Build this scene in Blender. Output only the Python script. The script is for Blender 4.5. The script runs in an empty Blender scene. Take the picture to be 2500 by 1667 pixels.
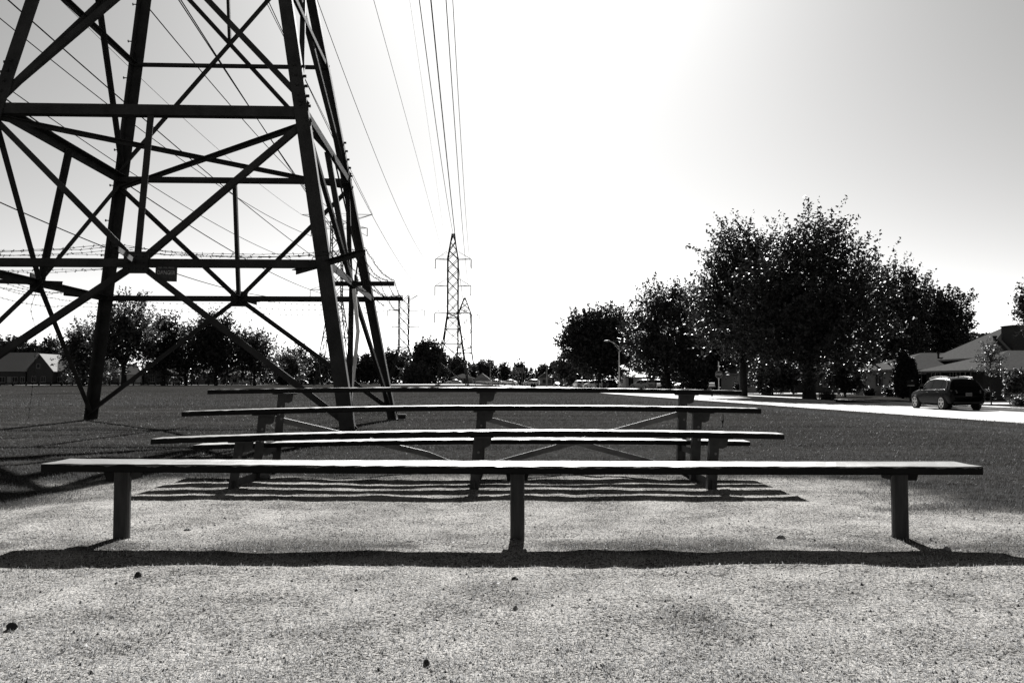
import bpy, math, random
import numpy as np
from mathutils import Vector, Matrix
R = math.radians
rng = np.random.default_rng(7)
random.seed(7)
sc = bpy.context.scene
COL = sc.collection

# ------------------------------------------------------------------ camera
F_PX, CX, CY, HORIZON = 2135.0, 1250.0, 833.5, 932.0       # the photograph is 2500 x 1667
PITCH = math.atan((HORIZON - CY) / F_PX)
CAM_H = 0.78
cam = bpy.data.objects.new('camera', bpy.data.cameras.new('camera'))
COL.objects.link(cam)
cam.location = (0, 0, CAM_H)
cam.rotation_euler = (R(90) + PITCH, 0, 0)
cam.data.sensor_fit = 'HORIZONTAL'
cam.data.sensor_width = 36.0
cam.data.lens = 36.0 * F_PX / 2500.0
cam.data.clip_start = 0.05
cam.data.clip_end = 5000
sc.camera = cam

# ------------------------------------------------------------------ sky, sun, exposure (black and white)
SUN_EL, SUN_AZ = 35.0, 2.0          # degrees; azimuth to the right of straight ahead (+Y)
wd = bpy.data.worlds.new('World'); sc.world = wd; wd.use_nodes = True
nt = wd.node_tree
bg = nt.nodes['Background']
sky = nt.nodes.new('ShaderNodeTexSky'); sky.sky_type = 'NISHITA'; sky.sun_disc = False
sky.sun_elevation = R(SUN_EL); sky.sun_rotation = R(SUN_AZ)
sky.air_density = 0.55; sky.dust_density = 0.45; sky.ozone_density = 1.0; sky.altitude = 200
sep = nt.nodes.new('ShaderNodeSeparateColor')          # red-filtered black-and-white
comb = nt.nodes.new('ShaderNodeCombineColor')
nt.links.new(sky.outputs[0], sep.inputs[0])
for k, g in enumerate((1.0, 0.995, 0.985)):
    m_ = nt.nodes.new('ShaderNodeMath'); m_.operation = 'MULTIPLY'; m_.inputs[1].default_value = g
    nt.links.new(sep.outputs[0], m_.inputs[0]); nt.links.new(m_.outputs[0], comb.inputs[k])
nt.links.new(comb.outputs[0], bg.inputs[0])
bg.inputs[1].default_value = 0.05
sl = bpy.data.lights.new('sun', 'SUN'); sl.energy = 5.0; sl.angle = R(0.53); sl.color = (1.0, 0.995, 0.985)
so = bpy.data.objects.new('sun', sl); COL.objects.link(so)
so.rotation_euler = (R(SUN_EL - 90), 0, -R(SUN_AZ))
so.location = (0, 0, 60)
sc.view_settings.view_transform = 'Standard'; sc.view_settings.look = 'None'
sc.view_settings.exposure = 1.97; sc.view_settings.gamma = 1.0
sc.cycles.max_bounces = 6; sc.cycles.transparent_max_bounces = 6
sc.cycles.caustics_reflective = False; sc.cycles.caustics_refractive = False

# ------------------------------------------------------------------ measuring helpers
_cp, _sp = math.cos(PITCH), math.sin(PITCH)
def ray(px, py):
    a = (px - CX) / F_PX; b = (CY - py) / F_PX
    return Vector((a, _cp - b * _sp, _sp + b * _cp))
def at(px, py, Y):
    d = ray(px, py); s = Y / d.y
    return Vector((d.x * s, Y, CAM_H + d.z * s))
def ground(px, py, z=0.0):
    d = ray(px, py); s = (z - CAM_H) / d.z
    return Vector((d.x * s, d.y * s, z))
def road_edge(y): return 17.7 - (y - 30.0) * 0.0765
def sstep(a, b, x):
    t = np.clip((x - a) / (b - a), 0, 1); return t * t * (3 - 2 * t)
def base_z(x, y):
    return -0.65 * sstep(-13.0, -0.5, np.asarray(x) - (17.7 - (np.asarray(y) - 30.0) * 0.0765)) * sstep(-20, 12, np.asarray(y))

# ------------------------------------------------------------------ materials (all neutral greys)
MATS = {}
def mat(name, grey, rough=0.7, spec=0.3, var=0.0, vscale=8.0, grey2=None, bump=0.0, bscale=60.0, metal=0.0, stretch=None, transl=0.0, island=0.0, alpha=None):
    if name in MATS: return MATS[name]
    m = bpy.data.materials.new(name); m.use_nodes = True
    t = m.node_tree; b = t.nodes['Principled BSDF']
    b.inputs['Roughness'].default_value = rough
    b.inputs['Specular IOR Level'].default_value = spec
    b.inputs['Metallic'].default_value = metal
    col = (grey, grey * 0.99, grey * 0.975, 1)
    b.inputs['Base Color'].default_value = col
    tc = t.nodes.new('ShaderNodeTexCoord'); mp = t.nodes.new('ShaderNodeMapping')
    t.links.new(tc.outputs['Object'], mp.inputs['Vector'])
    if stretch: mp.inputs['Scale'].default_value = stretch
    src = None
    if grey2 is not None or var > 0:
        n = t.nodes.new('ShaderNodeTexNoise'); n.inputs['Scale'].default_value = vscale; n.inputs['Detail'].default_value = 6; n.inputs['Roughness'].default_value = 0.65
        t.links.new(mp.outputs[0], n.inputs['Vector'])
        r = t.nodes.new('ShaderNodeValToRGB'); e = r.color_ramp.elements
        a = grey2 if grey2 is not None else grey * (1 - var); c = grey if grey2 is not None else grey * (1 + var)
        e[0].position = 0.32; e[1].position = 0.68
        e[0].color = (a, a * 0.99, a * 0.975, 1); e[1].color = (c, c * 0.99, c * 0.975, 1)
        t.links.new(n.outputs['Fac'], r.inputs[0]); src = r.outputs[0]
    if island > 0:
        g = t.nodes.new('ShaderNodeNewGeometry'); mr = t.nodes.new('ShaderNodeMapRange')
        mr.inputs['To Min'].default_value = 1 - island; mr.inputs['To Max'].default_value = 1 + island
        t.links.new(g.outputs['Random Per Island'], mr.inputs['Value'])
        mx = t.nodes.new('ShaderNodeVectorMath'); mx.operation = 'SCALE'
        mx.inputs[0].default_value = col[:3]
        if src: t.links.new(src, mx.inputs[0])
        t.links.new(mr.outputs[0], mx.inputs['Scale']); src = mx.outputs[0]
    if src: t.links.new(src, b.inputs['Base Color'])
    if bump > 0:
        n2 = t.nodes.new('ShaderNodeTexNoise'); n2.inputs['Scale'].default_value = bscale; n2.inputs['Detail'].default_value = 4
        t.links.new(mp.outputs[0], n2.inputs['Vector'])
        bp = t.nodes.new('ShaderNodeBump'); bp.inputs['Strength'].default_value = bump; bp.inputs['Distance'].default_value = 0.02
        t.links.new(n2.outputs['Fac'], bp.inputs['Height']); t.links.new(bp.outputs[0], b.inputs['Normal'])
    if transl > 0:
        tr = t.nodes.new('ShaderNodeBsdfTranslucent'); tr.inputs['Color'].default_value = (grey * 1.6,) * 3 + (1,)
        ms = t.nodes.new('ShaderNodeMixShader'); ms.inputs[0].default_value = transl
        out = t.nodes['Material Output']
        t.links.new(b.outputs[0], ms.inputs[1]); t.links.new(tr.outputs[0], ms.inputs[2]); t.links.new(ms.outputs[0], out.inputs['Surface'])
    MATS[name] = m
    return m

steel = mat('weathered_steel', 0.032, 0.75, 0.08, var=0.35, vscale=3.0, bump=0.15, bscale=40)
steel_far = mat('far_steel', 0.03, 0.8, 0.1)
wire_m = mat('wire_metal', 0.025, 0.9, 0.0)
iron = mat('painted_iron', 0.03, 0.6, 0.25, var=0.4, vscale=12)
brace_m = mat('galvanised_brace', 0.12, 0.6, 0.3, var=0.25, vscale=9)
bark = mat('bark', 0.018, 0.9, 0.1, var=0.4, vscale=6, bump=0.6, bscale=14)
leaf_a = mat('leaf_dark', 0.026, 0.5, 0.25, island=0.6, transl=0.08)
leaf_b = mat('leaf_mid', 0.045, 0.5, 0.35, island=0.6, transl=0.22)
leaf_c = mat('leaf_needle', 0.012, 0.6, 0.2, island=0.5)
concrete = mat('concrete_road', 0.225, 0.8, 0.1, var=0.16, vscale=1.1, bump=0.1, bscale=30, stretch=(2.5, 0.5, 1))
walk_m = mat('concrete_walk', 0.30, 0.8, 0.2, var=0.15, vscale=1.2)
roof_m = mat('asphalt_shingle', 0.045, 0.9, 0.0, var=0.25, vscale=5, stretch=(1, 1, 5))
roof_l = mat('pale_shingle', 0.22, 0.9, 0.0, var=0.2, vscale=5, stretch=(1, 1, 5))
brick_l = mat('pale_brick', 0.24, 0.85, 0.15, var=0.2, vscale=9)
brick_d = mat('dark_brick', 0.035, 0.85, 0.15, var=0.25, vscale=9)
siding_w = mat('white_siding', 0.45, 0.8, 0.1, var=0.08, vscale=3)
trim_w = mat('white_trim', 0.42, 0.6, 0.3)
trim_g = mat('grey_trim', 0.16, 0.6, 0.3)
glass_m = mat('window_glass', 0.003, 0.15, 0.07)
rubber = mat('tyre_rubber', 0.015, 0.85, 0.15)
alloy = mat('alloy_rim', 0.55, 0.35, 0.5, metal=0.5)
chrome = mat('chrome_trim', 0.6, 0.2, 0.5, metal=1.0)
paint_black = mat('black_car_paint', 0.002, 0.25, 0.05)
paint_dark = mat('dark_car_paint', 0.010, 0.2, 0.35)
paint_white = mat('white_car_paint', 0.62, 0.25, 0.5)
paint_grey = mat('silver_car_paint', 0.30, 0.25, 0.5)
lamp_m = mat('lamp_lens', 0.05, 0.12, 0.6)
post_m = mat('dark_timber', 0.015, 0.9, 0.1, var=0.3, vscale=6)
conduit_m = mat('weathered_wood_moulding', 0.75, 0.75, 0.2, var=0.3, vscale=7, stretch=(9, 9, 0.6))
sign_black = mat('sign_enamel', 0.008, 0.5, 0.4, var=0.4, vscale=14)
sign_worn = mat('sign_worn_letter', 0.26, 0.6, 0.2, var=0.7, vscale=24)
sign_red = mat('stop_sign_red', 0.035, 0.5, 0.3)
sign_white = mat('sign_white', 0.40, 0.5, 0.3)
stone_m = mat('stone', 0.17, 0.9, 0.15, var=0.3, vscale=20, bump=0.5, bscale=40)
clod_m = mat('dark_clod', 0.03, 0.95, 0.1, var=0.4, vscale=30, bump=0.8, bscale=50)
porcelain = mat('insulator_glaze', 0.03, 0.3, 0.5)

# ------------------------------------------------------------------ mesh building
class MB:
    def __init__(s): s.v = []; s.f = []
    def add(s, vs, fs):
        o = len(s.v); s.v += [tuple(v) for v in vs]; s.f += [tuple(i + o for i in f) for f in fs]; return s
    def hexa(s, p):          # 8 corners: bottom 0-3, top 4-7
        return s.add(p, [(0, 3, 2, 1), (4, 5, 6, 7), (0, 1, 5, 4), (1, 2, 6, 5), (2, 3, 7, 6), (3, 0, 4, 7)])
    def box(s, c, size, rz=0.0):
        x, y, z = (d / 2 for d in size); ca, sa = math.cos(rz), math.sin(rz)
        P = [(-x, -y, -z), (x, -y, -z), (x, y, -z), (-x, y, -z), (-x, -y, z), (x, -y, z), (x, y, z), (-x, y, z)]
        return s.hexa([(c[0] + a * ca - b * sa, c[1] + a * sa + b * ca, c[2] + d) for a, b, d in P])
    def bar(s, p0, p1, w, h, side=None):
        p0, p1 = Vector(p0), Vector(p1); d = (p1 - p0).normalized()
        u = Vector(side) if side is not None else (d.cross(Vector((0, 0, 1))) if abs(d.z) < 0.95 else Vector((1, 0, 0)))
        u = (u - d * u.dot(d)).normalized(); v = d.cross(u)
        q = [u * (-w / 2) + v * (-h / 2), u * (w / 2) + v * (-h / 2), u * (w / 2) + v * (h / 2), u * (-w / 2) + v * (h / 2)]
        return s.hexa([p0 + a for a in q] + [p1 + a for a in q])
    def angle(s, p0, p1, a, t, u, v):      # L section: flanges along u and v from the corner line p0-p1
        p0, p1 = Vector(p0), Vector(p1); d = (p1 - p0).normalized()
        u = Vector(u); u = (u - d * u.dot(d)).normalized()
        v = Vector(v); v = (v - d * v.dot(d)); v = (v - u * v.dot(u)).normalized()
        prof = [(0, 0), (a, 0), (a, t), (t, t), (t, a), (0, a)]
        A = [p0 + u * x + v * y for x, y in prof]; B = [p1 + u * x + v * y for x, y in prof]
        fs = [(i, (i + 1) % 6, 6 + (i + 1) % 6, 6 + i) for i in range(6)] + [(0, 3, 2, 1), (0, 5, 4, 3), (6, 7, 8, 9), (6, 9, 10, 11)]
        return s.add(A + B, fs)
    def tube(s, pts, rad, n=8, cap=True):
        pts = [Vector(p) for p in pts]; k = len(pts)
        if not hasattr(rad, '__len__'): rad = [rad] * k
        o = len(s.v); last = None
        for i, p in enumerate(pts):
            d = (pts[min(i + 1, k - 1)] - pts[max(i - 1, 0)]).normalized()
            if last is None:
                u = d.cross(Vector((0, 0, 1)))
                if u.length < 0.05: u = d.cross(Vector((1, 0, 0)))
            else: u = last - d * last.dot(d)
            u.normalize(); last = u; w = d.cross(u)
            for j in range(n):
                a = 2 * math.pi * j / n
                s.v.append(tuple(p + (u * math.cos(a) + w * math.sin(a)) * rad[i]))
        for i in range(k - 1):
            for j in range(n):
                a, b = o + i * n + j, o + i * n + (j + 1) % n
                s.f.append((a, b, b + n, a + n))
        if cap:
            s.f.append(tuple(o + j for j in range(n))[::-1]); s.f.append(tuple(o + (k - 1) * n + j for j in range(n)))
        return s
    def prism(s, poly, off):               # polygon (3D points) pushed by a vector
        n = len(poly); poly = [Vector(p) for p in poly]; off = Vector(off)
        return s.add(poly + [p + off for p in poly], [tuple(range(n))[::-1], tuple(range(n, 2 * n))] + [(i, (i + 1) % n, n + (i + 1) % n, n + i) for i in range(n)])
    def build(s, name, m, parent=None, smooth=False):
        me = bpy.data.meshes.new(name); me.from_pydata(s.v, [], s.f); me.update()
        return link(name, me, m, parent, smooth)
def link(name, me, m, parent=None, smooth=False):
    if m and not me.materials: me.materials.append(m)
    if smooth: me.polygons.foreach_set('use_smooth', [True] * len(me.polygons))
    o = bpy.data.objects.new(name, me); COL.objects.link(o)
    if parent is not None: o.parent = parent
    return o
def empty(name, loc=(0, 0, 0), rz=0.0):
    o = bpy.data.objects.new(name, None); COL.objects.link(o); o.location = loc; o.rotation_euler = (0, 0, rz); o.empty_display_size = 0.2
    return o
def tag(o, label=None, cat=None, group=None, kind=None):
    if label: o['label'] = label
    if cat: o['category'] = cat
    if group: o['group'] = group
    if kind: o['kind'] = kind
    return o
def copy_tree(o, parent=None):
    c = o.copy(); COL.objects.link(c); c.parent = parent
    for ch in list(o.children): copy_tree(ch, c)
    return c
def np_mesh(name, V, Fq, m, parent=None):     # V (n,3), Fq (k, 3 or 4) numpy
    me = bpy.data.meshes.new(name); k, w = Fq.shape
    me.vertices.add(len(V)); me.vertices.foreach_set('co', V.astype(np.float32).ravel())
    me.loops.add(k * w); me.loops.foreach_set('vertex_index', Fq.astype(np.int32).ravel())
    me.polygons.add(k); me.polygons.foreach_set('loop_start', np.arange(0, k * w, w, dtype=np.int32))
    me.update(calc_edges=True)
    return link(name, me, m, parent)
_texts = {}
def text_mesh(body, size, name, m, parent, loc, depth=0.004, sx=1.0, rz=0.0, bold=0.0):
    cu = bpy.data.curves.new('lettering', 'FONT'); cu.body = body; cu.size = size; cu.align_x = 'CENTER'; cu.align_y = 'CENTER'; cu.extrude = depth; cu.offset = bold
    to = bpy.data.objects.new('lettering', cu); COL.objects.link(to)
    me = bpy.data.meshes.new_from_object(to.evaluated_get(bpy.context.evaluated_depsgraph_get()))
    bpy.data.objects.remove(to); me.materials.clear()
    o = link(name, me, m, parent); o.location = loc; o.rotation_euler = (R(90), 0, rz); o.scale = (sx, 1, 1)
    return o

# value noise for terrain and masks
def vnoise(x, y, seed=0):
    xi = np.floor(x).astype(np.int64); yi = np.floor(y).astype(np.int64); xf = x - xi; yf = y - yi
    def h(a, b):
        n = (a * 374761393 + b * 668265263 + seed * 144665) & 0x7fffffff
        n = ((n ^ (n >> 13)) * 1274126177) & 0x7fffffff
        return ((n ^ (n >> 16)) & 0xffff) / 65535.0
    u = xf * xf * (3 - 2 * xf); v = yf * yf * (3 - 2 * yf)
    return (h(xi, yi) * (1 - u) + h(xi + 1, yi) * u) * (1 - v) + (h(xi, yi + 1) * (1 - u) + h(xi + 1, yi + 1) * u) * v
def fbm(x, y, oct=4, seed=0):
    s = 0; a = 0.5; f = 1.0
    for k in range(oct): s = s + a * vnoise(x * f, y * f, seed + k); a *= 0.5; f *= 2.0
    return s
def dirt_mask(x, y):                        # 1 on the worn bare patch round the seats, 0 on the lawn
    half = 3.0 + np.clip(5.4 - y, 0, 6) * 1.6
    wob = (fbm(x * 1.3, y * 1.3, 4, 3) - 0.47) * 1.9
    dx = half - np.abs(x + 0.15) + wob
    dy = 7.25 - y + wob * 0.8 - 0.35 * np.clip(np.abs(x) - 1.8, 0, 2)
    return sstep(-0.45, 0.5, np.minimum(dx, dy))
def scruff(x, y):                           # thin grass growing back in a strip under the front bench and in spots
    strip = np.exp(-((y - 4.20) / 0.24) ** 2) * np.clip(fbm(x * 3.1, y * 5.0, 4, 21) * 3.2 - 0.75, 0, 1.2)
    return np.clip(strip + 1.7 * np.clip(fbm(x * 1.7 + 9, y * 1.7, 4, 31) - 0.56, 0, 1), 0, 1)
def gz(x, y):
    x = np.asarray(x, float); y = np.asarray(y, float)
    near = sstep(14, 8, y) * sstep(10, 5, np.abs(x))
    d = near * ((fbm(x * 2.2, y * 2.2, 3, 11) - 0.45) * 0.035 + (fbm(x * 9, y * 9, 3, 17) - 0.45) * 0.012)
    far = (1 - near) * (fbm(x * 0.11, y * 0.11, 3, 5) - 0.45) * 0.10 * sstep(8, 30, y) * sstep(-1.0, -6.0, x - (17.7 - (y - 30.0) * 0.0765))
    return base_z(x, y) + d + far

# ================================================================== THE SETTING
def grid_lines(a):
    out = []
    for lo, hi, st in a: out += list(np.arange(lo, hi, st))
    return np.array(sorted(set(np.round(out, 4))))
def geo(a, b, n): return list(np.geomspace(a, b, n))
xs = np.array(sorted(set([-v for v in geo(9, 1600, 46)] + list(np.arange(-9, -4, 0.12)) + list(np.arange(-4, 4, 0.035)) + list(np.arange(4, 9, 0.12)) + geo(9, 1600, 70))))
ys = np.array(sorted(set([-v for v in geo(4, 400, 14)] + list(np.arange(-4, 1.2, 0.2)) + list(np.arange(1.2, 8, 0.035)) + list(np.arange(8, 14, 0.14)) + geo(14, 3000, 90))))
XX, YY = np.meshgrid(xs, ys)
e_ = XX - (17.7 - (YY - 30) * 0.0765)
ZZ = gz(XX, YY)
under = sstep(0.0, 0.5, e_) * sstep(7.9, 7.4, e_) * (YY > -30)
ZZ = ZZ - 0.06 * under
V = np.stack([XX.ravel(), YY.ravel(), ZZ.ravel()], 1)
nx, ny = len(xs), len(ys)
ii, jj = np.meshgrid(np.arange(nx - 1), np.arange(ny - 1))
a_ = (jj * nx + ii).ravel()
FQ = np.stack([a_, a_ + 1, a_ + 1 + nx, a_ + nx], 1)

gm = bpy.data.materials.new('ground_turf_and_dirt'); gm.use_nodes = True
t = gm.node_tree; bs = t.nodes['Principled BSDF']; bs.inputs['Roughness'].default_value = 0.9; bs.inputs['Specular IOR Level'].default_value = 0.0
def N(kind, **kw):
    n = t.nodes.new(kind)
    for k, v in kw.items():
        if k in n.inputs: n.inputs[k].default_value = v
        else: setattr(n, k, v)
    return n
def noise(scale, detail=4, rough=0.6, vec=None):
    n = N('ShaderNodeTexNoise'); n.inputs['Scale'].default_value = scale; n.inputs['Detail'].default_value = detail; n.inputs['Roughness'].default_value = rough
    t.links.new(vec or tcg.outputs['Object'], n.inputs['Vector']); return n
def ramp(src, p0, p1, c0, c1):
    r = N('ShaderNodeValToRGB'); e = r.color_ramp.elements; e[0].position = p0; e[1].position = p1
    e[0].color = (c0, c0 * 0.99, c0 * 0.975, 1); e[1].color = (c1, c1 * 0.99, c1 * 0.975, 1); t.links.new(src, r.inputs[0]); return r
def mixc(fac, a, b, blend='MIX'):
    m = N('ShaderNodeMixRGB'); m.blend_type = blend
    if isinstance(fac, (int, float)): m.inputs[0].default_value = fac
    else: t.links.new(fac, m.inputs[0])
    t.links.new(a, m.inputs[1]); t.links.new(b, m.inputs[2]); return m
tcg = N('ShaderNodeTexCoord')
att = N('ShaderNodeAttribute'); att.attribute_name = 'dirt'
n_f = noise(105, 3, 0.72); n_m = noise(34, 4, 0.7); n_c = noise(2.6, 5, 0.7); n_g = noise(260, 2, 0.6)
def mth(op, a, b):
    m = N('ShaderNodeMath'); m.operation = op
    for k, v in enumerate((a, b)):
        if isinstance(v, (int, float)): m.inputs[k].default_value = v
        else: t.links.new(v, m.inputs[k])
    return m.outputs[0]
# dark crumbs and dead stalks lie thicker in some patches than in others
spk = mth('ADD', n_f.outputs['Fac'], mth('MULTIPLY', mth('SUBTRACT', n_c.outputs['Fac'], 0.47), 0.26))
spk = mth('ADD', spk, mth('MULTIPLY', mth('SUBTRACT', n_m.outputs['Fac'], 0.5), 0.30))
d_fine = ramp(spk, 0.42, 0.55, 0.028, 0.30)
d_grain = ramp(n_g.outputs['Fac'], 0.3, 0.7, 0.72, 1.08)
d_big = ramp(n_c.outputs['Fac'], 0.30, 0.68, 0.78, 1.05)
dirt = mixc(1.0, mixc(1.0, d_fine.outputs[0], d_grain.outputs[0], 'MULTIPLY').outputs[0], d_big.outputs[0], 'MULTIPLY')
g_f = noise(9, 5, 0.75); g_b = noise(0.16, 4, 0.6); g_s = noise(60, 2, 0.6)
mpw = N('ShaderNodeMapping'); mpw.inputs['Scale'].default_value = (0.25, 1.6, 1); t.links.new(tcg.outputs['Object'], mpw.inputs[0])
g_w = noise(0.5, 4, 0.65, mpw.outputs[0])
turf = mixc(1.0, mixc(1.0, ramp(g_f.outputs['Fac'], 0.34, 0.66, 0.007, 0.030).outputs[0], ramp(g_b.outputs['Fac'], 0.3, 0.7, 0.8, 1.15).outputs[0], 'MULTIPLY').outputs[0], ramp(g_w.outputs['Fac'], 0.34, 0.66, 0.6, 1.3).outputs[0], 'MULTIPLY')
base = mixc(att.outputs['Fac'], turf.outputs[0], dirt.outputs[0])
t.links.new(base.outputs[0], bs.inputs['Base Color'])
bp = N('ShaderNodeBump'); bp.inputs['Strength'].default_value = 0.9; bp.inputs['Distance'].default_value = 0.012
hm = N('ShaderNodeMath'); hm.operation = 'ADD'; t.links.new(n_f.outputs['Fac'], hm.inputs[0]); t.links.new(n_m.outputs['Fac'], hm.inputs[1])
t.links.new(hm.outputs[0], bp.inputs['Height']); t.links.new(bp.outputs[0], bs.inputs['Normal'])
gr = np_mesh('ground', V, FQ, gm)
dm = dirt_mask(V[:, 0], V[:, 1]); dm = dm * (1 - 0.72 * scruff(V[:, 0], V[:, 1]))
at_ = gr.data.attributes.new('dirt', 'FLOAT', 'POINT'); at_.data.foreach_set('value', dm.astype(np.float32))
gr.data.polygons.foreach_set('use_smooth', [True] * len(gr.data.polygons))
tag(gr, kind='structure')

def strip(name, pts_l, pts_r, m, thick=0.0):
    n = len(pts_l); V = [tuple(p) for p in pts_l] + [tuple(p) for p in pts_r]
    mb = MB(); mb.add(V, [(i, n + i, n + i + 1, i + 1) for i in range(n - 1)])
    o = mb.build(name, m); tag(o, kind='structure'); return o
yy = list(np.linspace(-30, 60, 60)) + list(np.linspace(62, 420, 60))
ed = lambda y, s: float((fbm(np.array([y * 0.8 + s]), np.array([s * 1.0]), 3, 8)[0] - 0.45) * 0.35)
strip('road', [(road_edge(y) + ed(y, 3), y, float(base_z(road_edge(y) + 2, y)) + 0.004) for y in yy],
      [(road_edge(y) + 7.5, y, float(base_z(road_edge(y) + 7, y)) + 0.004) for y in yy], concrete)
kb = MB()
for a, b in zip(yy[:-1], yy[1:]):
    if 54.5 < a < 61: continue
    pa = (road_edge(a) + 7.57, a, float(base_z(road_edge(a) + 8, a)) + 0.03); pb = (road_edge(b) + 7.57, b, float(base_z(road_edge(b) + 8, b)) + 0.03)
    kb.bar(pa, pb, 0.14, 0.16)
tag(kb.build('kerb', walk_m), kind='structure')
strip('cross_street', [(x, 112.0, -0.64) for x in np.linspace(road_edge(112) + 6.5, 160, 20)], [(x, 105.0, -0.64) for x in np.linspace(road_edge(112) + 6.5, 160, 20)], concrete)
strip('driveway', [(x, 60.0, -0.636) for x in np.linspace(road_edge(58) + 7.3, 38, 8)], [(x, 56.2, -0.636) for x in np.linspace(road_edge(58) + 7.3, 38, 8)], walk_m)
strip('sidewalk', [(road_edge(y) + 11.0, y, -0.634) for y in np.linspace(20, 104, 30)], [(road_edge(y) + 12.3, y, -0.634) for y in np.linspace(20, 104, 30)], walk_m)
strip('far_street', [(x, 205.0, float(gz(x, 205)) + 0.10) for x in np.linspace(-190, -55, 30)], [(x, 198.0, float(gz(x, 198)) + 0.10) for x in np.linspace(-190, -55, 30)], concrete)
strip('house_drive', [(at(82, 930, 200).x + k * 0.2, 200 - k * 3.0, float(gz(at(82, 930, 200).x, 200 - 3 * k)) + 0.10) for k in range(5)], [(at(118, 930, 200).x + k * 1.2, 200 - k * 3.0, float(gz(at(118, 930, 200).x, 200 - 3 * k)) + 0.10) for k in range(5)], concrete)
strip('parking_lot', [(x, 250.0, float(base_z(x, 250)) + 0.14) for x in np.linspace(-30, 26, 20)], [(x, 196.0, float(base_z(x, 196)) + 0.14) for x in np.linspace(-30, 20, 20)], concrete)

# ================================================================== NEAR TRANSMISSION TOWER
TC = Vector((-5.42, 14.98, 0.0)); TR = R(2.4)
tower = tag(empty('transmission_tower', TC, TR), 'huge dark steel lattice tower rising out of the frame behind the seats', 'tower', 'steel lattice towers')
def tw(h): return 6.34 - 0.362 * min(h, 10.8)
def corner(sx, sy, h, k=1.0): w = tw(h) / 2 * k; return Vector((sx * w, sy * w, h))
H2, H1, H3, H4, WA = 2.46, 4.78, 6.95, 9.0, 10.8
LEGS = [(1, -1), (1, 1), (-1, 1), (-1, -1)]
for sx, sy in LEGS:
    mb = MB()
    mb.angle(corner(sx, sy, -0.25), corner(sx, sy, WA), 0.20, 0.022, (-sx, 0, 0), (0, -sy, 0))
    mb.angle(corner(sx, sy, WA), Vector((sx * tw(WA) / 2, sy * tw(WA) / 2, 25.6)), 0.15, 0.02, (-sx, 0, 0), (0, -sy, 0))
    mb.angle(Vector((sx * tw(WA) / 2, sy * tw(WA) / 2, 25.6)), Vector((sx * 0.12, sy * 0.12, 30.0)), 0.10, 0.015, (-sx, 0, 0), (0, -sy, 0))
    lg = mb.build('leg', steel, tower)
    bo = MB()
    for h in np.arange(H1 + 0.1, H1 + 0.75, 0.16):
        bo.box(corner(sx, sy, h) + Vector((sx * 0.02, -sy * 0.06, 0)), (0.05, 0.035, 0.035))
        bo.box(corner(sx, sy, h) + Vector((-sx * 0.10, sy * 0.03, 0)), (0.035, 0.03, 0.035))
    tag(bo.build('bolt_row', steel, lg), kind='stuff')
    ft = MB(); c = corner(sx, sy, 0)
    ft.box(c + Vector((-sx * 0.09, -sy * 0.09, -0.01)), (0.24, 0.24, 0.05))
    if (sx, sy) == (1, 1): ft.box(c + Vector((0.10, -0.10, 0.06)), (0.16, 0.08, 0.10))
    ft.build('foot_plate', steel, tower)
for sx, sy in ((-1, 1),):                                  # climbing pegs on one leg
    for h in np.arange(1.95, 24, 0.68):
        p = corner(sx, sy, h); mb = MB()
        mb.tube([p + Vector((0, 0, 0)), p + Vector((sx * 0.13, 0, 0.004))], 0.011, 5); mb.tube([p + Vector((sx * 0.13, 0, 0.004)), p + Vector((sx * 0.145, 0, 0.004))], 0.026, 6)
        mb.build('climbing_peg', steel, tower)
FACES = [((-1, -1), (1, -1), (0, 1, 0)), ((1, -1), (1, 1), (-1, 0, 0)), ((1, 1), (-1, 1), (0, -1, 0)), ((-1, 1), (-1, -1), (1, 0, 0))]
def member(name, p, q, a, inward, off=0.0, t_=0.014):
    p, q = Vector(p), Vector(q); n = Vector(inward); d = (q - p).normalized(); u = n.cross(d)
    if u.z < 0 and abs(n.y) > 0.5: u = -u
    p = p - u * (a / 2) + n * (0.024 + off); q = q - u * (a / 2) + n * (0.024 + off)
    mb = MB(); mb.angle(p, q, a, t_, u, n); return mb.build(name, steel, tower)
def mid(a, b, h): return (corner(*a, h) + corner(*b, h)) / 2
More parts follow.
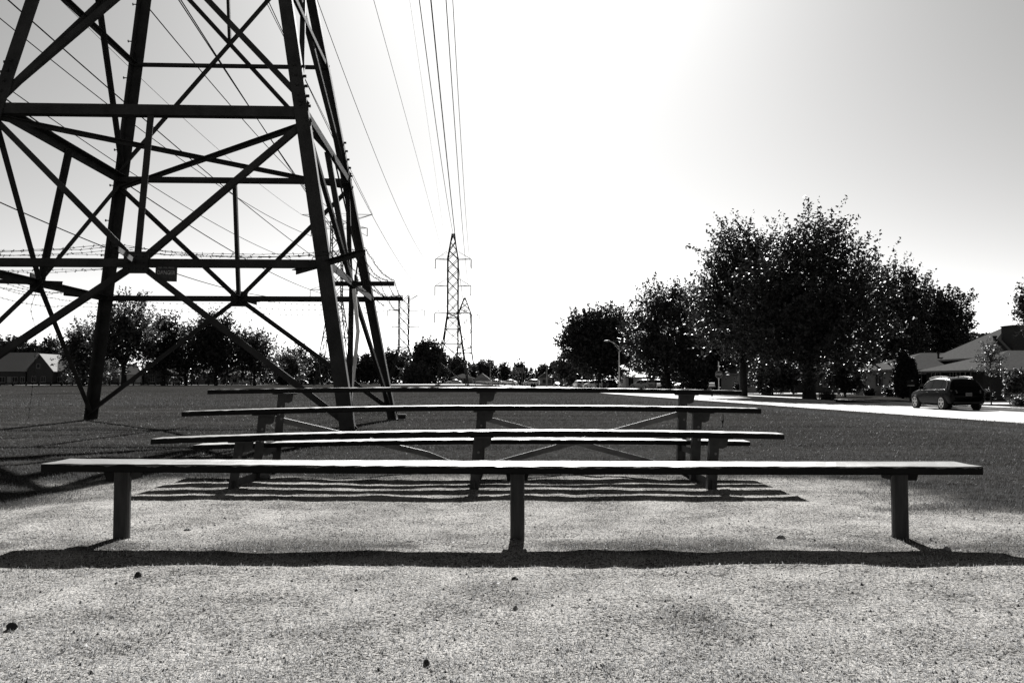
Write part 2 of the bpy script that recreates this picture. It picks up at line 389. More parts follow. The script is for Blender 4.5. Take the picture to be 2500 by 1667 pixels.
for fi, (a, b, n) in enumerate(FACES):
    member('horizontal_beam', corner(*a, H1), corner(*b, H1), 0.155 if fi in (0, 3) else 0.125, n, 0.0)
    member('horizontal_beam', corner(*a, H2), corner(*b, H2), 0.115, n, 0.0)
    member('horizontal_beam', corner(*a, H3), corner(*b, H3), 0.085, n, 0.0)
    member('horizontal_beam', corner(*a, H4), corner(*b, H4), 0.085, n, 0.0)
    member('horizontal_beam', corner(*a, WA), corner(*b, WA), 0.085, n, 0.0)
    m = mid(a, b, H2)
    for k, c in enumerate((a, b)):
        member('diagonal_brace', corner(*c, H1 - 0.08), m, 0.088, n, 0.02 * k + 0.016)
        member('diagonal_brace', m, corner(*c, 0.12), 0.088, n, 0.02 * k + 0.016)
    member('hanger', m + Vector((0, 0, 0.05)), mid(a, b, H1), 0.095, n, 0.03)
    pl = MB(); u = (corner(*b, H2) - corner(*a, H2)).normalized(); nn = Vector(n)
    ww, hh = 0.17, 0.155
    poly = [m + u * x + Vector((0, 0, z)) - nn * 0.004 for x, z in ((-ww, -hh), (ww, -hh), (ww + 0.008, hh), (-ww + 0.008, hh))]
    pl.prism(poly, nn * 0.02); gp = pl.build('gusset_plate', steel, tower)
    bo = MB()
    for x in (-0.10, 0, 0.10):
        for z in (-0.09, 0.0, 0.09): bo.box(m + u * x + Vector((0, 0, z)) - nn * 0.014, (0.026, 0.026, 0.026))
    tag(bo.build('bolt_row', steel, gp), kind='stuff')
    # upper panel: crossing diagonals, centre hanger
    w1, w4 = tw(H1), tw(H4); fz = H1 + (H4 - H1) * w1 / (w1 + w4); cx_ = mid(a, b, fz)
    member('diagonal_brace', corner(*a, H1 + 0.12), corner(*b, H4), 0.085, n, 0.016)
    member('diagonal_brace', corner(*b, H1 + 0.12), corner(*a, H4), 0.085, n, 0.040)
    member('hanger', cx_, mid(a, b, H4), 0.07, n, 0.05)
    member('diagonal_brace', corner(*a, H4), corner(*b, WA), 0.07, n, 0.016)
    member('diagonal_brace', corner(*b, H4), corner(*a, WA), 0.07, n, 0.034)
    cage = MB(); z = WA
    while z < 25.4:
        for s0, s1 in ((a, b), (b, a)):
            w = tw(WA) / 2
            cage.bar((s0[0] * w, s0[1] * w, z), (s1[0] * w, s1[1] * w, z + 1.85), 0.06, 0.02, n)
        z += 1.85
    tag(cage.build('lattice_bracing', steel, tower), kind='stuff')
member('plan_brace', corner(-1, -1, H1 - 0.06), corner(1, 1, H1 - 0.06), 0.075, (0, 0, -1))
member('plan_brace', corner(-1, 1, H1 - 0.12), corner(1, -1, H1 - 0.12), 0.075, (0, 0, -1))
ARMS = [(25.0, 3.5), (19.7, 3.55), (14.3, 3.5)]
INS = 1.9
for h, L in ARMS:
    for s in (-1, 1):
        w = tw(WA) / 2; mb = MB(); tip = Vector((s * L, 0, h))
        for sy in (-1, 1):
            mb.bar((s * w, sy * w, h), tip, 0.09, 0.03, (0, 0, 1)); mb.bar((s * w, sy * w, h + 1.3), tip, 0.06, 0.03, (0, 0, 1))
        arm = mb.build('crossarm', steel, tower)
        ins = MB(); n_ = 12
        for k in range(n_):
            z = h - 0.15 - k * (INS - 0.2) / n_
            ins.tube([(s * L, 0, z), (s * L, 0, z - 0.04)], [0.13, 0.05], 8)
        ins.tube([(s * L, 0, h), (s * L, 0, h - INS)], 0.02, 5); ins.build('insulator_string', porcelain, arm)
# barbed-wire brackets and strands at the lower horizontal
def bracket(p, d, length, back):
    p = Vector(p); d = Vector(d).normalized(); mb = MB(); u = d.cross(Vector((0, 0, 1)))
    mb.angle(p - d * back + Vector((0, 0, 0.05)), p + d * length + Vector((0, 0, 0.05)), 0.075, 0.01, u, (0, 0, -1)); mb.build('wire_bracket', steel, tower)
    return [p + d * (length * f) + Vector((0, 0, 0.075)) for f in (0.35, 0.62, 0.82, 0.99)]
w2 = tw(H2) / 2
ring = [bracket((w2, -w2, H2), (0.62, -1, 0), 1.18, 1.35), bracket((w2, 0, H2), (1, -0.05, 0), 0.66, 0.5), bracket((w2, w2, H2), (1, 0.05, 0), 0.58, 0.55),
        bracket((0, w2, H2), (0.05, 1, 0), 1.15, 0.35), bracket((-w2, w2, H2), (-0.5, -1, 0), 0.9, 0.35), bracket((-w2, 0, H2), (-1, -0.3, 0), 0.8, 0.42),
        bracket((-w2, -w2, H2), (-1, -1, 0), 1.3, 0.6), bracket((0, -w2, H2), (0.20, -1, 0), 1.2, 0.3)]
def barbed(pts, name, parent, sag=0.0, step=0.13, seed=0):
    rr = random.Random(seed); mb = MB(); P = []
    for a, b in zip(pts[:-1], pts[1:]):
        L = (b - a).length; n = max(4, int(L / 0.25)); sg = sag * rr.uniform(0.4, 1.6)
        for k in range(n):
            f = k / n; P.append(a.lerp(b, f) + Vector((rr.uniform(-.006, .006), rr.uniform(-.006, .006), -sg * 4 * f * (1 - f) + rr.uniform(-.008, .008))))
    P.append(pts[-1]); mb.tube(P, 0.0035, 3, False)
    acc = 0.0
    for a, b in zip(P[:-1], P[1:]):
        L = (b - a).length; d = (b - a).normalized(); pos = step - acc
        while pos < L:
            c = a + d * pos
            for _ in range(2):
                v = Vector((rr.uniform(-1, 1), rr.uniform(-1, 1), rr.uniform(-1, 1))).normalized() * 0.02
                mb.bar(c - v, c + v, 0.005, 0.005)
            pos += step
        acc = (L - (pos - step)) % step
    return tag(mb.build(name, wire_m, parent), kind='stuff')
for k in range(4):
    pts = [r[k] for r in ring]; barbed(pts + [pts[0]], 'barbed_wire', tower, (0.05, 0.10, 0.07, 0.13)[k], 0.13, k)
for k in (0, 2):                                            # slack lower strands
    pts = [r[k] + Vector((0, 0, -0.20 - 0.04 * k)) for r in ring]; barbed(pts, 'barbed_wire', tower, 0.06, 0.13, 20 + k)
m = Vector((-w2 + 0.02, 0, H2))
barbed([m + Vector((0, 0, -0.1)), m + Vector((-0.08, 0, -0.45)), m + Vector((0.02, 0, -0.85)), m + Vector((0.0, 0, -1.6)), m + Vector((-0.02, -0.1, -2.3))], 'barbed_wire', tower, 0.0, 0.13, 40)
# pale wooden moulding over the earth cable beside the front leg
cp = [at(853, 1056, 13.5), at(857, 956, 13.5), at(868, 868, 13.5), at(874, 808, 13.5), at(864, 707, 13.5)]
inv = Matrix.Translation(TC) @ Matrix.Rotation(TR, 4, 'Z'); inv = inv.inverted()
cp = [inv @ p for p in cp]; cp[0].z = -0.05
mb = MB()
for a, b in zip(cp[:-1], cp[1:]): mb.bar(a, b + (b - a).normalized() * 0.01, 0.055, 0.035, (1, 0, 0))
mb.build('cable_moulding', conduit_m, tower)
MB().tube([cp[-1], cp[-1] + Vector((0.02, 0.3, 0.5)), Vector((w2 - 0.45, 0.2, H1))], 0.014, 6).build('earth_cable', wire_m, tower)
# warning plate hung from the front horizontal
sp = inv @ at(409, 668, 12.36)
pl = MB(); pl.box((0, 0, 0), (0.30, 0.012, 0.245)); sg = pl.build('warning_plate', sign_black, tower)
sg.location = sp + Vector((0, -0.05, 0.005)); sg.rotation_euler = (0, R(1.2), 0)
text_mesh('ELECTRIC WIRES', 0.038, 'lettering', sign_worn, sg, (0, -0.0075, 0.073), 0.001, 0.78)
text_mesh('DANGER', 0.078, 'lettering', sign_worn, sg, (0, -0.0075, 0.0), 0.001, 0.80, bold=0.001)
wl = MB()
for k, x in enumerate((-0.11, -0.085, -0.06, -0.01, 0.02, 0.05, 0.08, 0.105)): wl.box((x, -0.0075, -0.078 - 0.002 * (k % 3)), (0.013, 0.002, 0.026 + 0.004 * (k % 2)))
tag(wl.build('worn_lettering', mat('sign_faded_letter', 0.035, 0.6, 0.3, var=0.8, vscale=26), sg), kind='stuff')
for x in (-0.13, 0.13): MB().tube([(x, 0, 0.11), (x, 0.02, 0.16)], 0.005, 5).build('hook', wire_m, sg)

# ================================================================== BLEACHER AND FRONT BENCH
def wood_mat(name, top, side, chip):
    m = bpy.data.materials.new(name); m.use_nodes = True; t = m.node_tree; b = t.nodes['Principled BSDF']
    L = t.links.new
    tc = t.nodes.new('ShaderNodeTexCoord')
    def nz(scale, st, detail=6, rough=0.65):
        mp = t.nodes.new('ShaderNodeMapping'); mp.inputs['Scale'].default_value = st; L(tc.outputs['Object'], mp.inputs[0])
        n = t.nodes.new('ShaderNodeTexNoise'); n.inputs['Scale'].default_value = scale; n.inputs['Detail'].default_value = detail; n.inputs['Roughness'].default_value = rough
        L(mp.outputs[0], n.inputs['Vector']); return n.outputs['Fac']
    def rp(src, p0, p1, c0, c1):
        r = t.nodes.new('ShaderNodeValToRGB'); e = r.color_ramp.elements; e[0].position = p0; e[1].position = p1
        e[0].color = (c0, c0 * .99, c0 * .97, 1); e[1].color = (c1, c1 * .99, c1 * .97, 1); L(src, r.inputs[0]); return r.outputs[0]
    grain = nz(6, (0.35, 26, 26)); streak = nz(3, (0.5, 9, 3)); blot = nz(5, (0.8, 3, 3))
    bare = rp(grain, 0.25, 0.7, top * 0.55, top * 1.15)
    mx0 = t.nodes.new('ShaderNodeMixRGB'); mx0.blend_type = 'MULTIPLY'; mx0.inputs[0].default_value = 1.0
    L(bare, mx0.inputs[1]); L(rp(streak, 0.35, 0.62, 0.5, 1.15), mx0.inputs[2])
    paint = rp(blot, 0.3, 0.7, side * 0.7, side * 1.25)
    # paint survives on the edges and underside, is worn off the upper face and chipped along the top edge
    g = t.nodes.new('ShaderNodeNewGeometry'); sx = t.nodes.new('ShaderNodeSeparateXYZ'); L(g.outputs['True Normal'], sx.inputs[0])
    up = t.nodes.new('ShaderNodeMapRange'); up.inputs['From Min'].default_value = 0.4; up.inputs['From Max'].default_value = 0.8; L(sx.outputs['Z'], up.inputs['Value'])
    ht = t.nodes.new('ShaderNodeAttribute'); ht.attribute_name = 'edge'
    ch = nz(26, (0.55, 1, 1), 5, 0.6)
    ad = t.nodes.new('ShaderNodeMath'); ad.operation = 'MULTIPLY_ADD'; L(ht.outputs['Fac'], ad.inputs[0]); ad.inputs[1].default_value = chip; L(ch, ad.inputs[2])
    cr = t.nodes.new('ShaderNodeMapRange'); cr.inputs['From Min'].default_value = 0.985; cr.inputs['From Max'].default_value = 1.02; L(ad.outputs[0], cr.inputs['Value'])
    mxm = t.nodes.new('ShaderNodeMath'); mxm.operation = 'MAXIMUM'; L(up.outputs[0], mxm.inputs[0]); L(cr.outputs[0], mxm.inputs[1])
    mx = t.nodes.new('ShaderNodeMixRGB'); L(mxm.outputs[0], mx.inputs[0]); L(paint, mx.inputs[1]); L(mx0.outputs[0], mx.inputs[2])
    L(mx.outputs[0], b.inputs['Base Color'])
    spm = t.nodes.new('ShaderNodeMapRange'); spm.inputs['To Min'].default_value = 0.06; spm.inputs['To Max'].default_value = 0.20; L(mxm.outputs[0], spm.inputs['Value']); L(spm.outputs[0], b.inputs['Specular IOR Level'])
    L(rp(streak, 0.3, 0.7, 0.30, 0.48), b.inputs['Roughness'])
    bp = t.nodes.new('ShaderNodeBump'); bp.inputs['Strength'].default_value = 0.35; bp.inputs['Distance'].default_value = 0.004; L(grain, bp.inputs['Height']); L(bp.outputs[0], b.inputs['Normal'])
    return m
wood_front = wood_mat('worn_bench_plank', 0.105, 0.005, 0.58)
wood_row = wood_mat('worn_row_plank', 0.17, 0.006, 0.52)
def plank(name, xc, y0, ztop, L, W, T, prof, m, parent, seed, endcut=0.0):
    """long board along x; prof = (left, middle, right) height offsets, y0 = near edge"""
    rr = np.random.default_rng(seed); n = 90; mb = MB(); l, c, r = prof; edge = []
    for i in range(n + 1):
        f = i / n; q = 2 * f - 1
        dz = c + (r - l) / 2 * q * (1 if True else 0) + ((r + l) / 2 - c) * q * q
        x = xc + (f - 0.5) * L; j = lambda s: float(rr.normal(0, s))
        yb = endcut * max(0, abs(q) * L / 2 - (L / 2 - 0.12)) / 0.12
        z1 = ztop + dz
        ring = [(y0 + 0.003 + yb, z1 - T, 0), (y0 + j(.0007), z1 - T + 0.006, 0.0), (y0 + j(.0008), z1 - 0.012 + j(.0008), 0.62), (y0 + 0.0015 + j(.0006), z1 - 0.004 + j(.0008), 0.92), (y0 + 0.007 + j(.001), z1 + j(.0006), 1.0),
                (y0 + W / 2, z1 + j(.0008) - 0.0012, 1), (y0 + W - 0.005, z1 + j(.0006), 1), (y0 + W - yb, z1 - 0.006, 0.8), (y0 + W - 0.003, z1 - T, 0)]
        for y, z, e in ring: mb.v.append((x, y, z)); edge.append(e)
    k = 9
    for i in range(n):
        for a in range(k): b = (a + 1) % k; mb.f.append((i * k + a, (i + 1) * k + a, (i + 1) * k + b, i * k + b))
    mb.f.append(tuple(range(k))); mb.f.append(tuple(n * k + a for a in range(k))[::-1])
    o = mb.build(name, m, parent); at2 = o.data.attributes.new('edge', 'FLOAT', 'POINT'); at2.data.foreach_set('value', np.array(edge, np.float32))
    return o
bl = tag(empty('bleacher', (-0.32, 6.9, 0)), 'three-row open bleacher of worn planks on iron frames behind the front bench', 'bleacher')
def lp(p): return (p[0] + 0.32, p[1] - 6.9, p[2])      # world to bleacher space
L15 = 4.57
ROWS = [('A', 6.33, 0.425, (-0.055, 0.0, -0.020)), ('B', 6.91, 0.592, (-0.046, 0.0, -0.022)), ('C', 7.49, 0.733, (-0.020, 0.0, -0.028))]
seat_y = {}
for nm, y, z, pr in ROWS:
    plank('seat_plank', 0.0, y - 6.9, z, L15, 0.20, 0.040, pr, wood_row, bl, ord(nm)); seat_y[nm] = (y, z)
plank('foot_plank', -0.01, 7.20 - 6.9, 0.307, L15 * 1.0, 0.235, 0.038, (-0.045, 0, -0.016), wood_row, bl, 99, 0.03)
FX = [-2.03, -0.28, 1.455]
for fx in FX:
    fr = MB()
    legs_ = {}
    for nm, y, z, pr in ROWS:
        yb = y + 0.11; q = (fx + 0.32) / (L15 / 2); dz = (pr[2] - pr[0]) / 2 * q + (pr[2] + pr[0]) / 2 * q * q
        lean = -0.035 - 0.012 * (fx < -1)
        p1 = Vector(lp((fx, yb, z + dz - 0.041))); p0 = Vector(lp((fx + lean, yb - 0.03, -0.05)))
        po = MB(); po.angle(p0, p1, 0.068, 0.007, (1, 0, 0), (0, 1, 0)); pst = po.build('post', iron, bl)
        gp = MB(); gp.prism([p1 + Vector((0.055, 0, 0)), p1 + Vector((0.135, 0, 0)), p1 + Vector((0.12, 0, -0.07)), p1 + Vector((0.09, 0, -0.085)), p1 + Vector((0.055, 0, -0.08))], (0, 0.012, 0))
        gp.box(p1 + Vector((0.06, 0.01, -0.006)), (0.17, 0.20, 0.011)); gp.build('seat_bracket', iron, pst)
        hb = MB()
        for dzz in (-0.12, -0.22): hb.tube([p1 + Vector((0.035, -0.012, dzz)), p1 + Vector((0.035, 0.0, dzz))], 0.010, 8)
        tag(hb.build('bolt_pair', brace_m, pst), kind='stuff')
        legs_[nm] = (p0, p1)
    fb = MB(); fb.bar(legs_['B'][0].lerp(legs_['B'][1], 0.45) + Vector((0.03, 0.03, 0)), legs_['C'][0].lerp(legs_['C'][1], 0.36) + Vector((0.03, 0.03, 0)), 0.05, 0.008, (0, 0, 1)); fb.build('foot_rail', iron, bl)
    gb = MB(); gb.bar(legs_['A'][0] + Vector((0.04, -0.05, 0.085)), legs_['C'][0] + Vector((0.04, 0.06, 0.085)), 0.055, 0.008, (0, 0, 1)); gb.build('ground_rail', iron, bl)
def brace(px0, py0, px1, py1, Y, kink=None):
    P = [Vector(lp(at(px0, py0, Y))), Vector(lp(at(px1, py1, Y)))]
    if kink: P.insert(1, Vector(lp(at(kink[0], kink[1], Y - 0.03))))
    mb = MB()
    for a, b in zip(P[:-1], P[1:]): mb.bar(a, b, 0.048, 0.010, (0, 0, 1))
    mb.build('cross_brace', brace_m, bl)
brace(672, 1022, 1116, 1137, 7.66, (1042, 1108)); brace(1168, 1017, 1610, 1133, 7.68); brace(1668, 1008, 1190, 1137, 7.63)
brace(602, 1184, 660, 1163, 7.1)

fb_ = tag(empty('bench', (0.0, 4.4, 0)), 'long backless plank bench nearest the camera on three posts', 'bench')
plank('seat_plank', 0.0, 4.27 - 4.4, 0.372, 4.575, 0.285, 0.040, (0.012, 0.0, -0.003), wood_front, fb_, 5)
post_front = mat('bench_post', 0.022, 0.6, 0.25, var=0.5, vscale=5, stretch=(6, 6, 0.8))
for k, px_ in enumerate((-1.955, 0.027, 1.945)):
    x = px_; y = 0.02
    mb = MB(); n = 14; prof = []
    for j in range(n):
        a = math.pi * 2 * j / n; ca, sa = math.cos(a), math.sin(a)
        e = 0.55; prof.append((0.036 * math.copysign(abs(ca) ** e, ca), 0.036 * math.copysign(abs(sa) ** e, sa)))
    o = 0
    for z, dx in ((-0.2, 0.0), (0.05, 0.0), (0.332, 0.0)): mb.v += [(x + dx + a, y + b, z) for a, b in prof]
    for i in range(2):
        for j in range(n): mb.f.append((i * n + j, i * n + (j + 1) % n, (i + 1) * n + (j + 1) % n, (i + 1) * n + j))
    mb.f.append(tuple(2 * n + j for j in range(n)))
    mb.build('post', post_front, fb_)
    s = -1 if k == 0 else 1
    cl = MB(); cxx = x + (s * 0.03 if k != 1 else 0); hw = 0.062 if k != 1 else 0.052
    P = [(cxx - hw, y - 0.03, 0.285), (cxx + hw, y - 0.03, 0.285), (cxx + hw * 1.15, y - 0.03, 0.331), (cxx - hw * 1.15, y - 0.03, 0.331)]
    if k == 0: P[0] = (P[0][0] + .012, P[0][1], P[0][2] - 0.006)
    cl.prism([(a, b + 0.035, c) for a, b, c in P], (0, 0.13, 0)); cl.build('cleat', mat('dark_cleat', 0.006, 0.8, 0.2), fb_)
# cord dangling under the middle row
q = at(1765, 1011, 7.0); cd = MB(); cd.tube([q, q + Vector((0.002, 0, -0.05)), q + Vector((-0.006, 0, -0.105))], 0.0035, 5); cd.tube([q + Vector((-.002, 0, -0.05)), q + Vector((-.003, 0, -0.072))], [0.010, 0.006], 6)
tag(cd.build('cord', wire_m), 'short knotted cord dangling below the right end of the middle row', 'cord')
# ================================================================== FAR TOWERS AND WIRES
def far_tower(label, cx, Y, base_z_, H, bw, wh, ww, arms, top, group='steel lattice towers', rz=0.0, vee=None, thick=1.0, peak=True):
    tr = tag(empty('transmission_tower', (cx, Y, base_z_), rz), label, 'tower', group)
    def wid(h): return bw + (ww - bw) * min(h / wh, 1.0)
    tip = 0.35 if peak else ww
    for sx, sy in LEGS:
        mb = MB(); P = [Vector((sx * wid(0) / 2, sy * wid(0) / 2, -0.3)), Vector((sx * ww / 2, sy * ww / 2, wh)), Vector((sx * ww / 2, sy * ww / 2, top))]
        if peak: P.append(Vector((sx * tip / 2, sy * tip / 2, H)))
        for a, b in zip(P[:-1], P[1:]): mb.bar(a, b, 0.20 * thick, 0.20 * thick)
        mb.build('leg', steel_far, tr)
    lv = [0.0]; h = 0.0
    while h < wh - 0.5: h = min(wh, h + max(wid(h) * 0.75, 2.0)); lv.append(h)
    n = max(2, int(round((top - wh) / (ww * 1.15)))); lv += [wh + (top - wh) * (k + 1) / n for k in range(n)]
    if peak: lv += [top + (H - top) * k / 3 for k in (1, 2, 3)]
    def c_(sx, sy, h):
        w = wid(h) if h <= top else ww + (tip - ww) * (h - top) / max(H - top, 0.01)
        return Vector((sx * w / 2, sy * w / 2, h))
    br = MB()
    for h0, h1 in zip(lv[:-1], lv[1:]):
        for a, b, nn in FACES:
            br.bar(c_(*a, h0), c_(*b, h1), 0.13 * thick, 0.13 * thick); br.bar(c_(*b, h0), c_(*a, h1), 0.13 * thick, 0.13 * thick)
            if h1 <= wh + 0.1: br.bar(c_(*a, h1), c_(*b, h1), 0.13 * thick, 0.13 * thick)
    tag(br.build('lattice_bracing', steel_far, tr), kind='stuff')
    tips = {}
    for k, (h, l, r) in enumerate(arms):
        for s, L in ((-1, l), (1, r)):
            if not L: continue
            mb = MB(); tp = Vector((s * L, 0, h))
            for sy in (-1, 1):
                mb.bar((s * ww / 2, sy * ww / 2, h), tp, 0.12 * thick, 0.10 * thick); mb.bar((s * ww / 2, sy * ww / 2, h + 1.5), tp, 0.06 * thick, 0.05 * thick)
            arm = mb.build('crossarm', steel_far, tr)
            im = MB(); im.tube([tp, tp + Vector((0, 0, -INS))], 0.10 * thick, 6); im.build('insulator_string', porcelain, arm)
            tips[(k, s)] = Vector((cx + s * L * math.cos(rz), Y + s * L * math.sin(rz), base_z_ + h - INS))
    if vee:
        h, L, up = vee
        for s in (-1, 1):
            mb = MB(); tp = Vector((s * L, 0, h + up))
            for sy in (-1, 1): mb.bar((s * ww / 2, sy * ww / 2, h), tp, 0.11 * thick, 0.10 * thick); mb.bar((s * ww / 2, sy * ww / 2, h + up), tp, 0.07 * thick, 0.06 * thick)
            mb.build('shield_arm', steel_far, tr); tips[('v', s)] = Vector((cx + s * L, Y, base_z_ + h + up))
    return tips
f1 = at(1105, 942, 172)
T1 = far_tower('dark steel lattice tower with pointed peak and six hanging insulators, tallest in the centre distance', f1.x, 172, f1.z, 30.1, 6.2, 14.3, 2.05, [(25.0, 3.5, 3.6), (19.7, 3.55, 3.55), (14.3, 3.6, 3.5)], 25.0 - 0.0, thick=0.95)
f2 = at(1134, 940, 330)
T2 = far_tower('slimmer lattice tower half hidden just behind the tall pointed one', f2.x, 330, f2.z, 33.0, 9.0, 14.2, 5.0, [(26.3, 2.8, 5.5), (20.2, 2.8, 5.5), (14.3, 2.8, 5.5)], 26.6, thick=1.25)
f3 = at(985, 942, 285)
T3 = far_tower('flat-topped lattice tower standing between the trees, centre left', f3.x, 285, f3.z, 29.8, 9.5, 12.6, 3.1, [(24.6, 5.3, 6.8), (19.2, 3.8, 5.0), (13.4, 5.4, 3.3)], 29.5, vee=(27.9, 4.6, 1.7), peak=False, thick=1.2)
f4 = at(819, 942, 203)
T4 = far_tower('tall flat-topped lattice tower seen through the legs of the near tower', f4.x, 203, f4.z, 40, 8.4, 20.0, 2.5, [(36.8, 6.0, 7.1), (29.9, 5.7, 6.0), (22.4, 6.1, 7.0)], 38.2, vee=(38.0, 8.3, 2.0), peak=False, thick=0.95)
def wire(label, pts, r, group):
    mb = MB(); mb.tube(pts, r, 4, False); return tag(mb.build('power_line', wire_m), label, 'power line', group)
def span(a, b, sag, n=40): return [a.lerp(b, k / n) + Vector((0, 0, -4 * sag * (k / n) * (1 - k / n))) for k in range(n + 1)]
Mt = Matrix.Translation(TC) @ Matrix.Rotation(TR, 4, 'Z')
words = {0: 'highest', 1: 'middle', 2: 'lowest'}
for k, (h, L) in enumerate(ARMS):
    for s in (-1, 1):
        a = Mt @ Vector((s * L, 0, h - INS)); b = T1[(k, s)]
        wire('%s conductor on the %s side of the tall pointed tower' % (words[k], 'left' if s < 0 else 'right'), span(a, b, 4.2), 0.020, 'overhead power lines')
wire('dark shield wire running down to the peak of the tall pointed tower', span(Mt @ Vector((0.9, 0, 30)), Vector((f1.x, 172, f1.z + 30.1)), 2.4), 0.034, 'overhead power lines')
def fit(label, pts, end, r=0.03, dirx=-0.043, y0=-10):
    """a wire in a vertical plane through its far end: measured points give its sag"""
    Z = [end.y]; Hh = [end.z]
    for px, py in pts:
        d = ray(px, py); k = d.x / d.y          # X = k*Y ; X = end.x + dirx*(Y-end.y)
        Y = (end.x - dirx * end.y) / (k - dirx); s = Y / d.y
        Z.append(Y); Hh.append(CAM_H + d.z * s)
    co = np.polyfit(Z, Hh, 2 if len(Z) > 2 else 1)
    P = [Vector((end.x + dirx * (y - end.y), y, float(np.polyval(co, y)))) for y in np.linspace(y0, end.y, 50)]
    P[-1] = end
    return wire(label, P, r, 'overhead power lines')
fit('thin wire crossing the near tower to the right tip of the far flat-topped one', [(648, 0), (723, 153), (846, 394)], T4[('v', 1)], 0.048)
fit('faint wire from the top left corner to the left tip of the far flat-topped tower', [(147, 0), (510, 345)], T4[('v', -1)], 0.035)
fit('wire entering at the left edge, upper conductor of the far flat-topped tower', [(0, 42), (383, 352), (628, 509)], T4[(0, -1)], 0.056)
fit('wire from the top left corner leading to the tower between the trees', [(21, 0), (306, 254), (597, 497)], T3[('v', -1)], 0.056, -0.05)
fit('wire entering near the left leg, middle left conductor of the flat-topped tower', [(27, 222), (363, 448), (628, 600)], T4[(1, -1)], 0.048)
fit('wire low on the left edge, crossing the barbed wire', [(0, 495), (249, 600), (567, 708)], T4[(2, -1)], 0.056)
fit('wire crossing the left leg midway, lowest right conductor of that far tower', [(8, 238), (318, 455), (543, 600)], T4[(2, 1)], 0.048)
fit('wire across the upper left of the near tower, upper right conductor of the far one', [(354, 8), (566, 264), (727, 436)], T4[(0, 1)], 0.056)
fit('darker wire across the middle of the near tower, middle right conductor of the far one', [(433, 0), (612, 260), (763, 490)], T4[(1, 1)], 0.064)
fit('faint wire left of the shield wire, leading behind the tall pointed tower', [(915, 0), (1046, 500), (1081, 619)], T2[(0, -1)], 0.012, -0.05, 20)
fit('very faint wire between the two bundles in the open sky', [(1000, 0), (1062, 420)], T2[(1, -1)], 0.009, -0.05, 20)
for k in range(3):
    a = T2[(k, 1)] + Vector((0, 0, INS))
    for d in (0, 1):
        b = Vector((330, 352 + 6 * d, a.z + (4.5 - 0.8 * k) + 1.5 * d))
        wire('%s wire of the %s pair running right behind the big trees' % (('upper', 'lower')[d], ('top', 'centre', 'bottom')[k]), span(a + Vector((0, 0, -0.8 * d)), b, 5.0 + d), 0.045, 'overhead power lines')

# ================================================================== TREES
def sprays(lobes, n, length, spread, per, leaf, rs, up=0.5, core=0.25):
    """leaf sprays along short twigs filling the lobes; returns leaf quads"""
    lob = np.array(lobes, float); vol = (lob[:, 3] * lob[:, 4] * lob[:, 5]) ** 0.75; pick = rs.choice(len(lob), n, p=vol / vol.sum())
    c = lob[pick, :3]; rad = lob[pick, 3:]
    d = rs.normal(size=(n, 3)); d /= np.linalg.norm(d, axis=1)[:, None]
    rr = np.where(rs.random(n) < core, rs.random(n) ** 0.5 * 0.8, 0.72 + 0.26 * rs.random(n))
    bump = 0.66 + 0.62 * vnoise(d[:, 0] * 3.4 + pick * 3.1 + 50, d[:, 2] * 3.4 + d[:, 1] * 2.5 + 50, 77)
    P = c + d * rad * (rr * bump)[:, None]
    dirv = d + np.array([0, 0, up]) + rs.normal(size=(n, 3)) * 0.35; dirv /= np.linalg.norm(dirv, axis=1)[:, None]
    Ls = length * (0.5 + rs.random(n))
    f = rs.random((n, per)); lat = rs.normal(size=(n, per, 3)) * (spread * (1.05 - 0.8 * f))[:, :, None]
    Q = P[:, None, :] + dirv[:, None, :] * (f * Ls[:, None])[:, :, None] + lat
    Q = Q.reshape(-1, 3); k = len(Q)
    nrm = rs.normal(size=(k, 3)) + np.array([0, 0, 0.7]); nrm /= np.linalg.norm(nrm, axis=1)[:, None]
    a = rs.normal(size=(k, 3)); a -= nrm * (a * nrm).sum(1)[:, None]; a /= np.linalg.norm(a, axis=1)[:, None]; b = np.cross(nrm, a)
    s = leaf * (0.6 + 0.8 * rs.random(k))[:, None]
    Vv = np.stack([Q - a * s, Q + b * s * 0.62 + nrm * s * 0.15, Q + a * s, Q - b * s * 0.62 + nrm * s * 0.15], 1).reshape(-1, 3)
    Fv = np.arange(4 * k).reshape(-1, 4)
    return Vv, Fv
def trunk_mesh(h0, lobes, r0, rs, fork=0.35, twigs=4):
    mb = MB(); top = max(l[2] + l[5] * 0.4 for l in lobes); fz = h0 * fork + 0.4
    bend = rs.normal(0, 0.03 * h0, 2)
    P = [Vector((0, 0, -0.3)), Vector((0, 0, 0.15)), Vector((bend[0] * .3, bend[1] * .3, fz * 0.6)), Vector((bend[0], bend[1], fz))]
    mb.tube(P, [r0 * 1.5, r0 * 1.15, r0, r0 * 0.92], 9)
    for l in lobes:
        c = Vector(l[:3]); s = P[-1] + Vector((0, 0, -0.1)); mm = s.lerp(c, 0.5) + Vector((rs.normal(0, .3), rs.normal(0, .3), 0.1 * (c - s).length))
        e = c + Vector((0, 0, l[5] * 0.45)); rr_ = r0 * (0.62 if len(lobes) > 1 else 0.8)
        mb.tube([s, mm, c, e], [rr_, rr_ * 0.72, rr_ * 0.42, rr_ * 0.12], 7)
        for _ in range(twigs):
            d = rs.normal(size=3); d[2] = abs(d[2]) * 0.6; d /= np.linalg.norm(d); b0 = mm.lerp(c, rs.random())
            b1 = c + Vector((d[0] * l[3], d[1] * l[4], d[2] * l[5])) * 0.85
            mb.tube([b0, b0.lerp(b1, 0.5) + Vector((0, 0, 0.25)), b1], [rr_ * 0.33, rr_ * 0.2, rr_ * 0.05], 5)
    return mb
